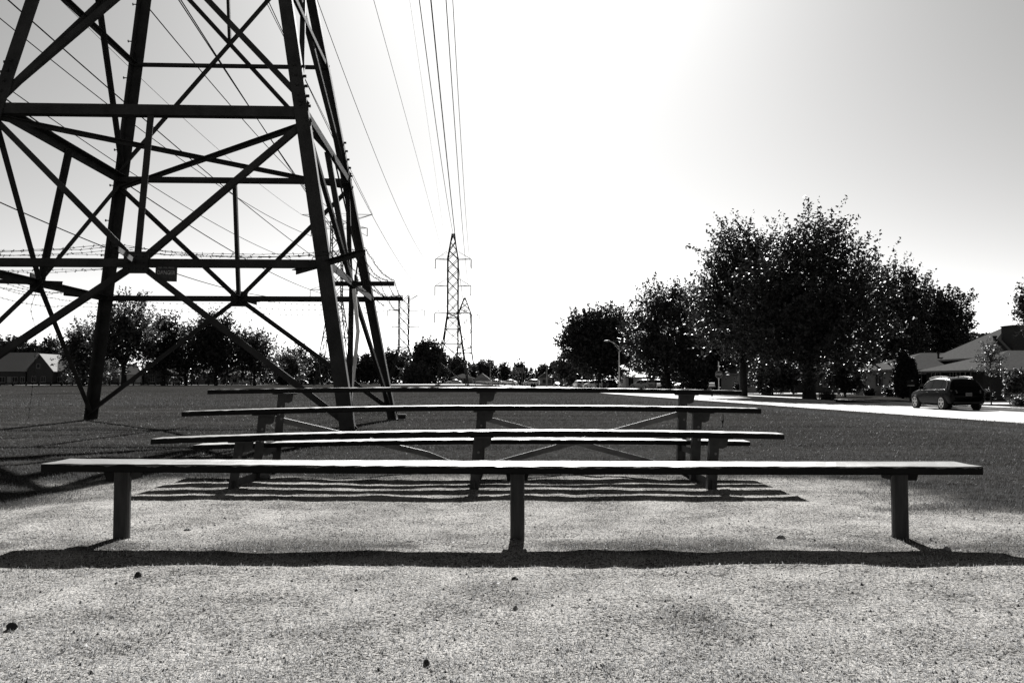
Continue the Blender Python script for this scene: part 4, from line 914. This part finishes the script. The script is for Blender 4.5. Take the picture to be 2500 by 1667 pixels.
# ================================================================== CARS
def car(label, loc, heading, paint, detail=True, group='parked cars', L=4.63, H=1.65, W=1.88, wagon=True, name='car'):
    """built nose towards +y in its own space, then turned"""
    c = tag(empty(name, loc, heading), label, 'car', group)
    k = H / 1.65; w = W / 1.88; l = L / 4.63
    #   y, low, mid, belt, top, w_low, w_mid, w_belt, w_top, crown
    if wagon:
        S = [(0.02, .46, .60, .78, .82, .62, .72, .74, .60, .0), (0.05, .32, .58, .92, .98, .78, .86, .84, .70, .01), (0.14, .27, .60, 1.00, 1.10, .84, .91, .88, .72, .02), (0.30, .25, .62, 1.02, 1.36, .87, .93, .90, .68, .03),
             (0.50, .24, .64, 1.02, 1.55, .88, .94, .91, .64, .04), (0.85, .24, .64, 1.01, 1.61, .89, .94, .92, .63, .05), (1.6, .23, .62, 1.00, 1.64, .90, .94, .92, .64, .05), (2.3, .23, .62, .99, 1.62, .90, .94, .92, .65, .05),
             (2.75, .23, .62, .98, 1.54, .90, .94, .92, .66, .05), (3.15, .23, .62, .97, 1.27, .90, .94, .91, .70, .04), (3.45, .23, .62, .96, 1.04, .90, .94, .90, .76, .03), (3.9, .24, .62, .92, .98, .89, .93, .88, .74, .03),
             (4.3, .26, .60, .84, .90, .86, .90, .84, .66, .02), (4.52, .30, .55, .74, .78, .76, .82, .76, .56, .01), (4.62, .40, .52, .64, .66, .60, .66, .62, .46, .0)]
    else:
        S = [(0.02, .42, .56, .74, .78, .62, .72, .70, .56, .0), (0.12, .28, .56, .88, .96, .80, .88, .84, .66, .01), (0.55, .24, .58, .92, 1.02, .86, .91, .87, .68, .02), (0.9, .22, .58, .93, 1.16, .87, .92, .88, .64, .03),
             (1.3, .22, .58, .93, 1.36, .87, .92, .88, .58, .04), (1.8, .22, .58, .93, 1.43, .87, .92, .88, .58, .04), (2.4, .22, .58, .92, 1.41, .87, .92, .88, .60, .04), (2.8, .22, .58, .91, 1.28, .87, .92, .88, .64, .04),
             (3.3, .22, .58, .90, .98, .87, .92, .87, .72, .03), (3.9, .24, .58, .85, .90, .86, .91, .85, .70, .02), (4.4, .28, .54, .74, .78, .80, .86, .80, .60, .01), (4.62, .38, .50, .60, .62, .62, .68, .62, .46, .0)]
        k = H / 1.47
    S = [tuple([s[0] * l] + [v * k for v in s[1:5]] + [v * w for v in s[5:9]] + [s[9] * k]) for s in S]
    def ring(s):
        y, zl, zm, zb_, zt, wl_, wm, wb, wt, cr = s
        half = [(wl_ * .92, zl), (wl_, zl + .06), (wm, zm), (wb + .01, zb_ - .05), (wb, zb_), (wt + .03, zt - .04), (wt, zt), (wt * .5, zt + cr * .8), (0, zt + cr)]
        return [(x, y, z) for x, z in half] + [(-x, y, z) for x, z in half[-2::-1]]
    mb = MB(); n = len(ring(S[0]))
    for s in S: mb.v += ring(s)
    for i in range(len(S) - 1):
        for j in range(n - 1): mb.f.append((i * n + j, i * n + j + 1, (i + 1) * n + j + 1, (i + 1) * n + j))
        mb.f.append((i * n + n - 1, i * n, (i + 1) * n, (i + 1) * n + n - 1))
    mb.f.append(tuple(range(n))); mb.f.append(tuple((len(S) - 1) * n + j for j in range(n))[::-1])
    body = mb.build('body', paint, c, True)
    sm = body.modifiers.new('soften', 'SUBSURF'); sm.levels = 1; sm.render_levels = 1
    ysec = np.array([s[0] for s in S]); arr = np.array(S)
    def sec(y): return [float(np.interp(y, ysec, arr[:, q])) for q in range(10)]
    def sidept(y, f, s):           # f 0 at the belt, 1 at the roof edge
        q = sec(y); zb_, zt, wb, wt = q[3], q[4], q[7], q[8]
        return Vector((s * (wb + (wt + 0.025 - wb) * f + 0.012), y, zb_ + (zt - 0.05 - zb_) * f))
    wins = ([(0.55, 1.02), (1.08, 1.95), (2.02, 2.95)] if wagon else [(0.98, 1.25), (1.3, 1.95), (2.02, 2.9)])
    for s in (-1, 1):
        for a, b in wins:
            a, b = a * l, b * l; m_ = 6; top = []; bot = []
            for q in range(m_ + 1):
                y = a + (b - a) * q / m_; bot.append(sidept(y, 0.08, s)); zt = sec(y)[4]; zb_ = sec(y)[3]
                top.append(sidept(y, 0.88 if zt - zb_ > 0.2 else 0.5, s))
            g = MB(); g.add(bot + top, [(q, q + 1, m_ + 2 + q, m_ + 1 + q) for q in range(m_)]); g.build('side_window', glass_m, c)
        if detail:
            tr_ = MB(); tr_.tube([sidept(y * l, 0.03, s) for y in np.linspace(0.55, 3.05, 12)], 0.014, 5); tr_.build('chrome_strip', chrome, c)
            tr_ = MB(); tr_.tube([sidept(y * l, f_, s) + Vector((s * 0.006, 0, 0)) for y, f_ in ((0.5, 0.1), (0.56, 0.5), (0.75, 0.9), (1.1, 0.97), (1.9, 0.98), (2.5, 0.97), (2.8, 0.9), (3.05, 0.3))], 0.012, 5); tr_.build('window_trim', chrome, c)
            rr_ = MB(); rr_.tube([Vector((s * 0.60, y * l, sec(y * l)[4] + 0.075)) for y in np.linspace(0.75, 2.75, 8)], 0.018, 6)
            for y in (0.8, 1.75, 2.7): rr_.tube([Vector((s * 0.60, y, sec(y)[4] - 0.02)), Vector((s * 0.60, y, sec(y)[4] + 0.075))], 0.016, 6)
            rr_.build('roof_rail', chrome, c)
            mr = MB(); q = sidept(2.85 * l, 0.15, s); mr.box(q + Vector((s * 0.12, 0.02, 0.06)), (0.20, 0.12, 0.15)); mr.build('mirror', paint, c)
            for y in (1.25, 2.35): h_ = MB(); q = sec(y); h_.box((s * (q[7] + 0.02), y, q[3] - 0.10), (0.03, 0.16, 0.03)); h_.build('door_handle', chrome, c)
            tl = MB(); tl.prism([(s * .56, 0.02, .86), (s * .84, 0.06, .86), (s * .86, 0.12, 1.0), (s * .58, 0.06, 1.0)], (0, 0.10, 0)); tl.build('tail_light', lamp_m, c)
        hl = MB(); hl.prism([(s * .50 * w, 4.55 * l, .66 * k), (s * .74 * w, 4.42 * l, .68 * k), (s * .76 * w, 4.36 * l, .80 * k), (s * .50 * w, 4.5 * l, .76 * k)], (0, -0.12, 0)); hl.build('headlight', chrome, c)
    def toppt(x, y, off=0.012):
        q = sec(y); return Vector((x, y, q[4] + q[9] * (1 - abs(x) / max(q[8], .1)) + off))
    ra, rb = ((0.17, 0.47) if wagon else (0.62, 1.26))
    g = MB(); yy_ = np.linspace(ra, rb, 5) * l; V_ = []
    for y in yy_:
        q = sec(y)
        for x in (-.9, -.45, 0, .45, .9): V_.append(toppt(x * q[8], y) + Vector((0, -0.014, 0)))
    g.add(V_, [(i * 5 + j, i * 5 + j + 1, i * 5 + j + 6, i * 5 + j + 5) for i in range(4) for j in range(4)]); g.build('rear_window', glass_m, c)
    fa, fb2 = ((2.85, 3.42) if wagon else (2.65, 3.28))
    g = MB(); V_ = []
    for y in np.linspace(fa, fb2, 5) * l:
        q = sec(y)
        for x in (-.93, -.45, 0, .45, .93): V_.append(toppt(x * q[8], y) + Vector((0, 0.012, 0)))
    g.add(V_, [(i * 5 + j, i * 5 + j + 1, i * 5 + j + 6, i * 5 + j + 5) for i in range(4) for j in range(4)]); g.build('windscreen', glass_m, c)
    wr = 0.36 if wagon else 0.32
    for y in (0.93 * l, 3.74 * l):
        for s in (-1, 1):
            xo = s * (W / 2 - 0.02)
            ar = MB(); ar.tube([(xo - s * 0.10, y, wr), (xo - s * 0.005 + s * 0.012, y, wr)], [wr + 0.07, wr + 0.06], 22); ar.build('wheel_arch', rubber, c)
            ty = MB(); 
            P = [(-0.22, wr * 0.9), (-0.20, wr), (-0.03, wr), (0.0, wr * 0.94), (0.0, wr * 0.74)]; n_ = 26; o = 0
            for d_, r_ in P:
                for j in range(n_): a = 2 * math.pi * j / n_; ty.v.append((xo + s * (d_ + 0.035), y + math.cos(a) * r_, wr + math.sin(a) * r_))
            for i in range(len(P) - 1):
                for j in range(n_): ty.f.append((i * n_ + j, i * n_ + (j + 1) % n_, (i + 1) * n_ + (j + 1) % n_, (i + 1) * n_ + j))
            ty.f.append(tuple(j for j in range(n_))); wh = ty.build('wheel', rubber, c)
            rm = MB(); xr = xo + s * 0.028
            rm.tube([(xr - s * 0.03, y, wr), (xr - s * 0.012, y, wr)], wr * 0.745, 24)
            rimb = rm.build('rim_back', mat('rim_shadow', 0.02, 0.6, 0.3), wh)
            sp_ = MB()
            for j in range(5):
                a = 2 * math.pi * j / 5 + 0.3; d1 = Vector((0, math.cos(a), math.sin(a)))
                sp_.bar(Vector((xr, y, wr)) + d1 * 0.03, Vector((xr, y, wr)) + d1 * wr * 0.72, 0.02, 0.075, (1, 0, 0))
            for j in range(24):
                a, b = 2 * math.pi * j / 24, 2 * math.pi * (j + 1) / 24
                sp_.bar((xr, y + math.cos(a) * wr * .71, wr + math.sin(a) * wr * .71), (xr, y + math.cos(b) * wr * .71, wr + math.sin(b) * wr * .71), 0.03, 0.03, (1, 0, 0))
            sp_.build('rim', alloy, wh)
    pm = MB(); pm.box((0, 0.015 if wagon else 0.0, 0.80 * k), (0.32, 0.02, 0.16)); pl_ = pm.build('number_plate', mat('plate_grey', 0.10, 0.5, 0.3), c)
    if detail:
        q = MB()
        for j in range(6): q.box((-0.115 + 0.046 * j, 0.003, 0.80 * k), (0.024, 0.006, 0.07))
        tag(q.build('plate_marks', mat('plate_mark', 0.02, 0.5, 0.3), pl_), kind='stuff')
        e = MB(); e.tube([(0, 1.0, 1.67), (0, 0.95, 1.74)], [0.03, 0.008], 6); e.build('aerial', paint, c)
        b_ = MB(); b_.box((0, 0.06, 0.38), (1.5, 0.06, 0.10)); b_.build('bumper_insert', rubber, c)
    return c
car('black sport utility car parked on the pale street, seen from its rear left corner', (22.93, 43.95, -0.646), R(1.0), paint_black, True, 'parked cars')
def cpx(label, px, Y, heading, paint, wagon=True, z=None, **kw):
    x = at(px, 930, Y).x; zz = (float(base_z(x, Y)) + 0.02) if z is None else z
    return car(label, (x, Y, zz), R(heading), paint, False, 'parked cars', wagon=wagon, H=1.70 if wagon else 1.45, **kw)
cpx('white sport utility car in side view beyond the stop sign', 1715, 143, 96, paint_white, z=-0.45)
cpx('silver utility car seen from behind near the mailbox', 1592, 148, 35, paint_grey, z=-0.5)
cpx('dark car beside the silver utility car', 1622, 150, 25, paint_dark, z=-0.5)
cpx('dark saloon in shade between silver and white cars', 1655, 156, 80, paint_dark, wagon=False, z=-0.5)
cpx('leftmost of three utility cars parked side by side', 1418, 196, 10, paint_white, z=-0.6)
cpx('middle of three utility cars parked side by side', 1432, 194, 10, paint_grey, z=-0.6)
cpx('rightmost of three utility cars parked side by side', 1448, 192, 10, paint_grey, z=-0.6)
cpx('white utility car just left of the dark boxy one', 1478, 172, 60, paint_white, z=-0.55)
cpx('dark boxy utility car at the foot of the street lamp', 1497, 168, 12, paint_dark, z=-0.55)
cpx('dark car on the far street seen from behind', 1363, 232, 4, paint_dark, wagon=False, z=-0.62)
cpx('long saloon parked below the left dark cone conifer', 1228, 246, 90, paint_grey, wagon=False, z=0.02)
cpx('white car in the far parking lot', 1262, 244, 75, paint_white, wagon=False, z=0.0)
cpx('far utility car by the litter bins', 1318, 240, 80, paint_grey, z=-0.2)
cpx('pale car parked before the long low house', 1128, 248, 88, paint_grey, wagon=False, z=0.03)
cpx('pale estate car right of the last tree of the left row', 628, 208, 75, paint_grey, wagon=True, z=0.14)
cpx('black car behind the cable moulding', 862, 235, 88, paint_dark, wagon=False, z=0.05)
cpx('dark car under the left trees', 462, 204, 85, paint_dark, wagon=True, z=0.14)
cpx('dark car before the dark-roofed gabled house', 752, 244, 80, paint_dark, wagon=False, z=0.05)

# ================================================================== STREET FURNITURE
# street lamp
lamp_pole_m = mat('galvanised_pole', 0.7, 0.5, 0.3)
p = at(1512, 940, 146); lz = float(base_z(p.x, 146))
sl_ = tag(empty('street_lamp', (p.x, 146, lz)), 'grey street lamp with an arm reaching left over the street', 'street lamp')
Hl = at(1512, 846, 146).z - lz
MB().tube([(0, 0, -0.2), (0, 0, Hl * .5), (0, 0, Hl)], [0.13, 0.11, 0.075], 10).build('pole', lamp_pole_m, sl_)
a1 = Vector((at(1487, 832, 146).x - p.x, 0, at(1487, 832, 146).z - lz))
MB().tube([(0, 0, Hl - 0.05), Vector((0, 0, Hl)).lerp(a1, 0.5) + Vector((0, 0, 0.14)), a1], [0.05, 0.045, 0.04], 7).build('arm', lamp_pole_m, sl_)
MB().tube([(0, 0, Hl - 0.55), Vector((0, 0, Hl)).lerp(a1, 0.62) + Vector((0, 0, 0.05))], 0.03, 6).build('stay', lamp_pole_m, sl_)
hd_ = MB(); e1 = Vector((at(1475, 833, 146).x - p.x, 0, a1.z - 0.02))
hd_.tube([a1 + Vector((0.15, 0, 0)), a1.lerp(e1, .3), a1.lerp(e1, .7), e1], [0.06, 0.15, 0.14, 0.05], 8); hd_.build('lamp_head', trim_g, sl_)
# stop sign
p = at(1755, 914, 91); sz = float(base_z(p.x, 91))
st = tag(empty('stop_sign', (p.x, 91, sz)), 'octagonal stop sign with white letters in front of the dark trees', 'sign')
MB().box((0, 0.05, 1.6), (0.09, 0.06, 3.9)).build('post', lamp_pole_m, st)
hs = p.z - sz; rr0 = 0.40
og = [(rr0 * math.cos(R(22.5 + 45 * k)), 0, hs + rr0 * math.sin(R(22.5 + 45 * k))) for k in range(8)]
MB().prism(og, (0, 0.012, 0)).build('panel', sign_white, st)
og = [(rr0 * .93 * math.cos(R(22.5 + 45 * k)), -0.004, hs + rr0 * .93 * math.sin(R(22.5 + 45 * k))) for k in range(8)]
pn = MB().prism(og, (0, 0.003, 0)).build('face', sign_red, st)
text_mesh('STOP', 0.31, 'lettering', mat('stop_letter', 0.75, 0.5, 0.3), pn, (0, -0.008, hs), 0.002, 0.80, bold=0.0)
# mailboxes
def mailbox(label, px, Y, z, s=1.0, rz=0.0, m=trim_w):
    x = at(px, 940, Y).x; mo = tag(empty('mailbox', (x, Y, z), rz), label, 'mailbox', 'kerbside mailboxes')
    MB().box((0, 0, 0.5 * s), (0.10, 0.10, 1.1 * s)).build('post', post_m, mo)
    b = MB(); b.box((0, 0, 1.10 * s), (0.50 * s, 0.24, 0.20 * s)); b.tube([(-0.25 * s, 0, 1.20 * s), (0.25 * s, 0, 1.20 * s)], 0.12, 12); b.build('box', m, mo)
    MB().box((0.0, 0, 0.97 * s), (0.62 * s, 0.14, 0.05)).build('shelf', m, mo)
    return mo
mailbox('white mailbox left of the stop sign post', 1738, 84, -0.62)
mailbox('dark mailbox with a white top edge by the parked cars', 1608, 108, -0.6, 0.9)
mb_ = mailbox('dark mailbox with pale number strip in front of the arborvitae', 2222, 66, -0.62, 1.15, 0, post_m)
q = MB(); q.box((0, -0.13, 1.12), (0.52, 0.01, 0.05)); q.build('number_strip', trim_w, mb_)
# timber post-and-rail barrier across the field
fpx = [0, 32, 64, 95, 124, 151, 177, 201, 226, 247, 268, 289, 308, 326, 345, 362, 379, 394, 409, 424, 438, 452, 468, 484]
fz = [166 + (x_ / 480.0) * 26 for x_ in fpx]
fe = tag(empty('barrier_fence', (at(240, 930, 178).x, 178, 0)), 'low dark timber post and rail barrier along the far left edge of the field', 'fence')
Fp = [at(x_, 930, y_) - Vector((at(240, 930, 178).x, 178, 0)) for x_, y_ in zip(fpx, fz)]
for k_, P in enumerate(Fp):
    gz_ = float(gz(P.x + fe.location.x, P.y + 178)); P.z = gz_
    MB().box((P.x, P.y, gz_ + 0.34), (0.24, 0.24, 0.85)).build('post', post_m, fe)
for a, b in zip(Fp[:-1], Fp[1:]):
    MB().bar(a + Vector((0, 0.16, 0.50)), b + Vector((0, 0.16, 0.50)), 0.06, 0.16).build('rail', post_m, fe)
# small aluminium stand / team bench in the far field, bins, poles, backstop
p0, p1 = at(1160, 944, 165), at(1204, 944, 165)
tb = tag(empty('team_bench', ((p0.x + p1.x) / 2, 165, float(gz((p0.x + p1.x) / 2, 165)))), 'pale long bench with a backrest far out in the field', 'bench')
hl_ = (p1.x - p0.x) / 2
for y, z, w, h in ((0, 0.45, 0.30, 0.05), (0.28, 0.82, 0.04, 0.24), (-0.2, 0.12, 0.2, 0.04)): MB().box((0, y, z), (2 * hl_, w, h)).build('plank', mat('aluminium', 0.5, 0.4, 0.5), tb)
for x in (-hl_ * .95, 0, hl_ * .95): MB().bar((x, 0.28, -0.1), (x, 0.28, 0.9), 0.07, 0.07).build('upright', brace_m, tb); MB().bar((x, -0.2, -0.1), (x, 0.0, 0.45), 0.06, 0.06).build('leg', brace_m, tb)
for lab, px in (('left of two dark litter bins beside the far street', 1299), ('right of two dark litter bins beside the far street', 1305)):
    x = at(px, 940, 160).x; z = float(base_z(x, 160)); b = tag(empty('litter_bin', (x, 160 + (px - 1299) * .1, z)), lab, 'bin', 'litter bins')
    MB().tube([(0, 0, 0), (0, 0, 0.95)], [0.26, 0.30], 12).build('drum', post_m, b); MB().tube([(0, 0, 0.95), (0, 0, 1.1)], [0.31, 0.12], 12).build('lid', rubber, b)
def pole(label, px, Y, top_py, r=0.11, arm=None, m=post_m):
    x = at(px, 930, Y).x; z = float(gz(x, Y)); h = at(px, top_py, Y).z - z
    po = tag(empty('utility_pole', (x, Y, z)), label, 'pole', 'poles in the distance')
    MB().tube([(0, 0, -0.2), (0, 0, h)], [r * 1.2, r], 8).build('shaft', m, po)
    if arm: MB().tube([(0, 0, h - 0.3), (arm * .5, 0, h + 0.25), (arm, 0, h + 0.3)], 0.06, 6).build('arm', m, po)
    else: MB().box((0, 0, h - 0.5), (1.6, 0.1, 0.12)).build('crossbar', m, po)
pole('slim pole right of the hipped roof in the centre', 1197, 240, 888, 0.10, None, brace_m)
pole('pole with an arm left of the vanishing street', 1307, 250, 900, 0.10, 2.6, brace_m)
pole('pole in front of the pale centre house', 1335, 225, 891, 0.12, -2.8, brace_m)
pole('pole right of the ragged far tree', 1369, 240, 890, 0.12, -2.6, brace_m)
pole('dark pole above the three parked cars', 1431, 188, 878, 0.10, None, post_m)
pole('thin pole before the gabled white house', 1701, 126, 903, 0.07, None, post_m)
pole('slim pole behind the low spreading left tree', 173, 196, 838, 0.11, None, brace_m)
pole('short pole by the pale estate car', 553, 196, 918, 0.10, None, brace_m)
x = at(1266, 930, 200).x; zb_ = float(gz(x, 200))
bk = tag(empty('backstop', (x, 200, zb_)), 'ball-field backstop with pale overhanging mesh panels', 'backstop')
hb = at(1266, 911, 200).z - zb_; ht = at(1266, 897, 200).z - zb_; hwx = 16 * 200 / F_PX
for x_ in (-hwx * .9, -hwx * .1, hwx * .55, hwx): MB().tube([(x_, 0.3, -0.1), (x_, 0.3, hb)], 0.06, 6).build('post', brace_m, bk)
for x_ in np.linspace(-hwx, hwx, 4): MB().tube([(x_, 0.3, hb), (x_ - 0.5, -1.6, ht)], 0.04, 6).build('overhang_strut', brace_m, bk)
ms = MB()
for f_ in np.linspace(0, 1, 12): ms.bar((-hwx - .5 * f_, 0.3 - 1.9 * f_, hb + (ht - hb) * f_), (hwx - .5 * f_, 0.3 - 1.9 * f_, hb + (ht - hb) * f_), 0.02, 0.02)
for x_ in np.linspace(-hwx, hwx, 26): ms.bar((x_, 0.31, hb), (x_ - .5, -1.59, ht), 0.02, 0.02)
for z_ in np.linspace(0.3, hb, 10): ms.bar((-hwx, 0.36, z_), (hwx, 0.36, z_), 0.012, 0.012)
tag(ms.build('wire_mesh', brace_m, bk), kind='stuff')
# gooseneck driveway reflectors and boulders by the kerb
for k_, (px, Y, s_) in enumerate(((1662, 96, 0.5), (1682, 97, 0.45))):
    x = at(px, 940, Y).x; rs = np.random.default_rng(k_ + 90); mb = MB(); mb.tube([(0, 0, -0.1), (0, 0, s_ * .5), (0, 0, s_ * .9), (0, 0, s_)], [s_, s_ * .95, s_ * .55, s_ * .1], 9)
    mb.v = [(a * (1 + rs.normal(0, .08)), b * (1 + rs.normal(0, .08)), c) for a, b, c in mb.v]
    o = mb.build('boulder', stone_m, None, True); o.location = (x, Y, -0.62); tag(o, ('left' if k_ == 0 else 'right') + ' of two rounded kerb boulders before the white car', 'boulder', 'kerb boulders')

# ================================================================== TURF, STUBBLE, STONES
def blades(name, label, cat, P, h, w, lean, m, seed, jitter=0.5):
    rs = np.random.default_rng(seed); n = len(P); a = rs.random(n) * 6.283
    u = np.stack([np.cos(a), np.sin(a), np.zeros(n)], 1); b = rs.random(n) * 6.283
    d = np.stack([np.cos(b), np.sin(b), np.zeros(n)], 1)
    hh = h * (1 - jitter + 2 * jitter * rs.random(n)); ln = lean * rs.random(n)
    base = P.copy(); base[:, 2] -= 0.004
    tip = P + d * (hh * ln)[:, None]; tip[:, 2] += hh * np.sqrt(np.clip(1 - (ln * 0.9) ** 2, 0.05, 1))
    wv = np.broadcast_to(np.asarray(w), (n,))[:, None]
    Vv = np.stack([base - u * wv / 2, base + u * wv / 2, tip], 1).reshape(-1, 3)
    o = np_mesh(name, Vv, np.arange(3 * n).reshape(-1, 3), m); tag(o, label, cat, kind='stuff'); return o
def scatter(n, ylo, yhi, pxlo=-250, pxhi=2750, seed=0):
    """points spread evenly over the picture's ground, so denser close by"""
    rs = np.random.default_rng(seed)
    py = HORIZON + CAM_H * F_PX / (1 / (1 / ylo + (1 / yhi - 1 / ylo) * rs.random(n))); px = pxlo + (pxhi - pxlo) * rs.random(n)
    Y = CAM_H * F_PX / (py - HORIZON); X = (px - CX) / F_PX * Y
    return np.stack([X, Y, gz(X, Y)], 1), rs
grass_m = mat('grass_blade', 0.036, 0.6, 0.14, island=0.55, transl=0.35)
dry_m = mat('dry_stubble', 0.24, 0.8, 0.1, island=0.7, transl=0.2)
P, rs = scatter(450000, 3.2, 30.0, seed=201)
d = dirt_mask(P[:, 0], P[:, 1]); keep = rs.random(len(P)) > d * 1.02
e = P[:, 0] - (17.7 - (P[:, 1] - 30) * 0.0765); keep &= (e < 0.05)
P = P[keep]; Yd = P[:, 1]
blades('grass', 'short dark lawn grass covering the field', 'grass', P, np.clip(0.012 + 0.0012 * Yd, 0.012, 0.045), np.clip(0.0026 + 0.00032 * Yd, 0.003, 0.010), 1.1, grass_m, 202)
P, rs = scatter(60000, 28.0, 120.0, seed=207)
e = P[:, 0] - (17.7 - (P[:, 1] - 30) * 0.0765); P = P[(e < 0.05)]
o = blades('grass', 'distant lawn grass at the far side of the field', 'grass', P, 0.06, 0.02, 0.8, grass_m, 208)
P, rs = scatter(230000, 1.75, 7.6, seed=203)
d = dirt_mask(P[:, 0], P[:, 1]); s_ = scruff(P[:, 0], P[:, 1]); k1 = rs.random(len(P))
dry = P[(k1 < d * 0.75)]; tuf = P[(k1 > 0.25) & (k1 < 0.25 + d * s_ * 0.75)]
blades('dry_stubble', 'dry clippings and stubble littering the bare patch', 'stubble', dry, 0.009, 0.0035, 1.1, dry_m, 204, 0.8)
blades('sparse_grass', 'thin dark grass growing back on the bare patch', 'grass', tuf, 0.010, 0.0045, 1.1, grass_m, 205, 0.8)
# grit: small dark and pale crumbs
P, rs = scatter(52000, 1.75, 7.2, seed=206); d = dirt_mask(P[:, 0], P[:, 1]); P = P[rs.random(len(P)) < d]
def crumbs(name, label, P, size, m, seed):
    rs = np.random.default_rng(seed); n = len(P); s = size * (0.4 + rs.random(n) ** 6 * 2.0)
    T = np.array([(1, 0, -.3), (-.5, .87, -.3), (-.5, -.87, -.3), (.1, .05, .75)])
    a = rs.random(n) * 6.283; ca, sa = np.cos(a), np.sin(a)
    J = T[None] * (0.7 + 0.6 * rs.random((n, 4, 1))); X = J[:, :, 0] * ca[:, None] - J[:, :, 1] * sa[:, None]; Yv = J[:, :, 0] * sa[:, None] + J[:, :, 1] * ca[:, None]
    V_ = P[:, None, :] + np.stack([X, Yv, J[:, :, 2]], 2) * s[:, None, None]
    F_ = np.array([(0, 1, 3), (1, 2, 3), (2, 0, 3)]); F_ = (F_[None] + 4 * np.arange(n)[:, None, None]).reshape(-1, 3)
    tag(np_mesh(name, V_.reshape(-1, 3), F_, m), label, 'gravel', kind='stuff')
crumbs('grit', 'pale grit scattered over the bare patch', P[::2], 0.0042, stone_m, 1); crumbs('soil_crumbs', 'dark soil crumbs scattered over the bare patch', P[1::5], 0.0046, clod_m, 2)
def lump(name, label, px, py, w, h, m, seed, cat):
    g = ground(px, py); rs = np.random.default_rng(seed); mb = MB(); n = 9
    for z, r_ in ((-.3, .9), (0.1, 1.0), (.55, .85), (.9, .5), (1.0, .1)):
        for j in range(n): a = 2 * math.pi * j / n; q = r_ * (1 + rs.normal(0, .13)); mb.v.append((math.cos(a) * q * w / 2, math.sin(a) * q * w * .36, (z + rs.normal(0, .05)) * h))
    for i in range(4):
        for j in range(n): mb.f.append((i * n + j, i * n + (j + 1) % n, (i + 1) * n + (j + 1) % n, (i + 1) * n + j))
    mb.f.append(tuple(4 * n + j for j in range(n)))
    o = mb.build(name, m); o.location = (g.x, g.y, float(gz(g.x, g.y))); o.rotation_euler = (0, 0, rs.random() * .6 - .3); tag(o, label, cat, 'loose lumps on the bare ground')
lump('dirt_clod', 'dark clod of earth in front of the bench shadow at left', 337, 1412, 0.032, 0.020, clod_m, 1, 'clod')
lump('stone', 'pale flat stone lying behind the bench near its right post', 1906, 1311, 0.045, 0.020, stone_m, 2, 'stone')
lump('stone', 'brown stone in a tuft right of the right bench post', 2312, 1342, 0.040, 0.018, stone_m, 3, 'stone')
lump('stone', 'small pale stone below the left end of the bench', 458, 1291, 0.040, 0.012, stone_m, 4, 'stone')
lump('dirt_clod', 'small dark clod near the bottom edge of the picture', 1041, 1622, 0.022, 0.014, clod_m, 5, 'clod')
lump('dirt_clod', 'dark crumb of earth below the middle of the bench shadow', 1257, 1414, 0.030, 0.012, clod_m, 6, 'clod')
lump('stone', 'little white-topped stone in the centre foreground', 1258, 1490, 0.018, 0.014, stone_m, 7, 'stone')
lump('dirt_clod', 'dark lump at the lower left corner of the picture', 28, 1538, 0.034, 0.022, clod_m, 8, 'clod')
def leafbit(label, px, py, L, rz, seed):
    g = ground(px, py); mb = MB(); W = L * .32
    V_ = [(-L / 2, 0, .004), (-L * .15, -W / 2, .009), (L * .25, -W * .4, .006), (L / 2, 0, .013), (L * .2, W * .45, .010), (-L * .2, W / 2, .006), (0, 0, .002)]
    mb.add(V_, [(6, 0, 1), (6, 1, 2), (6, 2, 3), (6, 3, 4), (6, 4, 5), (6, 5, 0)])
    o = mb.build('fallen_leaf', mat('fallen_leaf', 0.42, 0.6, 0.3, var=0.3, vscale=40)); o.location = (g.x, g.y, float(gz(g.x, g.y)) + 0.002); o.rotation_euler = (0, 0, rz); tag(o, label, 'leaf', 'fallen leaves')
leafbit('pale fallen leaf behind the middle post of the bench', 1455, 1220, 0.045, 0.5, 1)
leafbit('curled pale leaf in the centre foreground', 1208, 1430, 0.05, 0.1, 2)
leafbit('pale leaf scrap right of the right bench post', 2258, 1233, 0.04, 0.2, 3)
leafbit('pale leaf scrap near the right edge of the bare patch', 2378, 1268, 0.035, 0.0, 4)
leafbit('thin curled leaf in the lower foreground', 1070, 1512, 0.035, 0.2, 5)
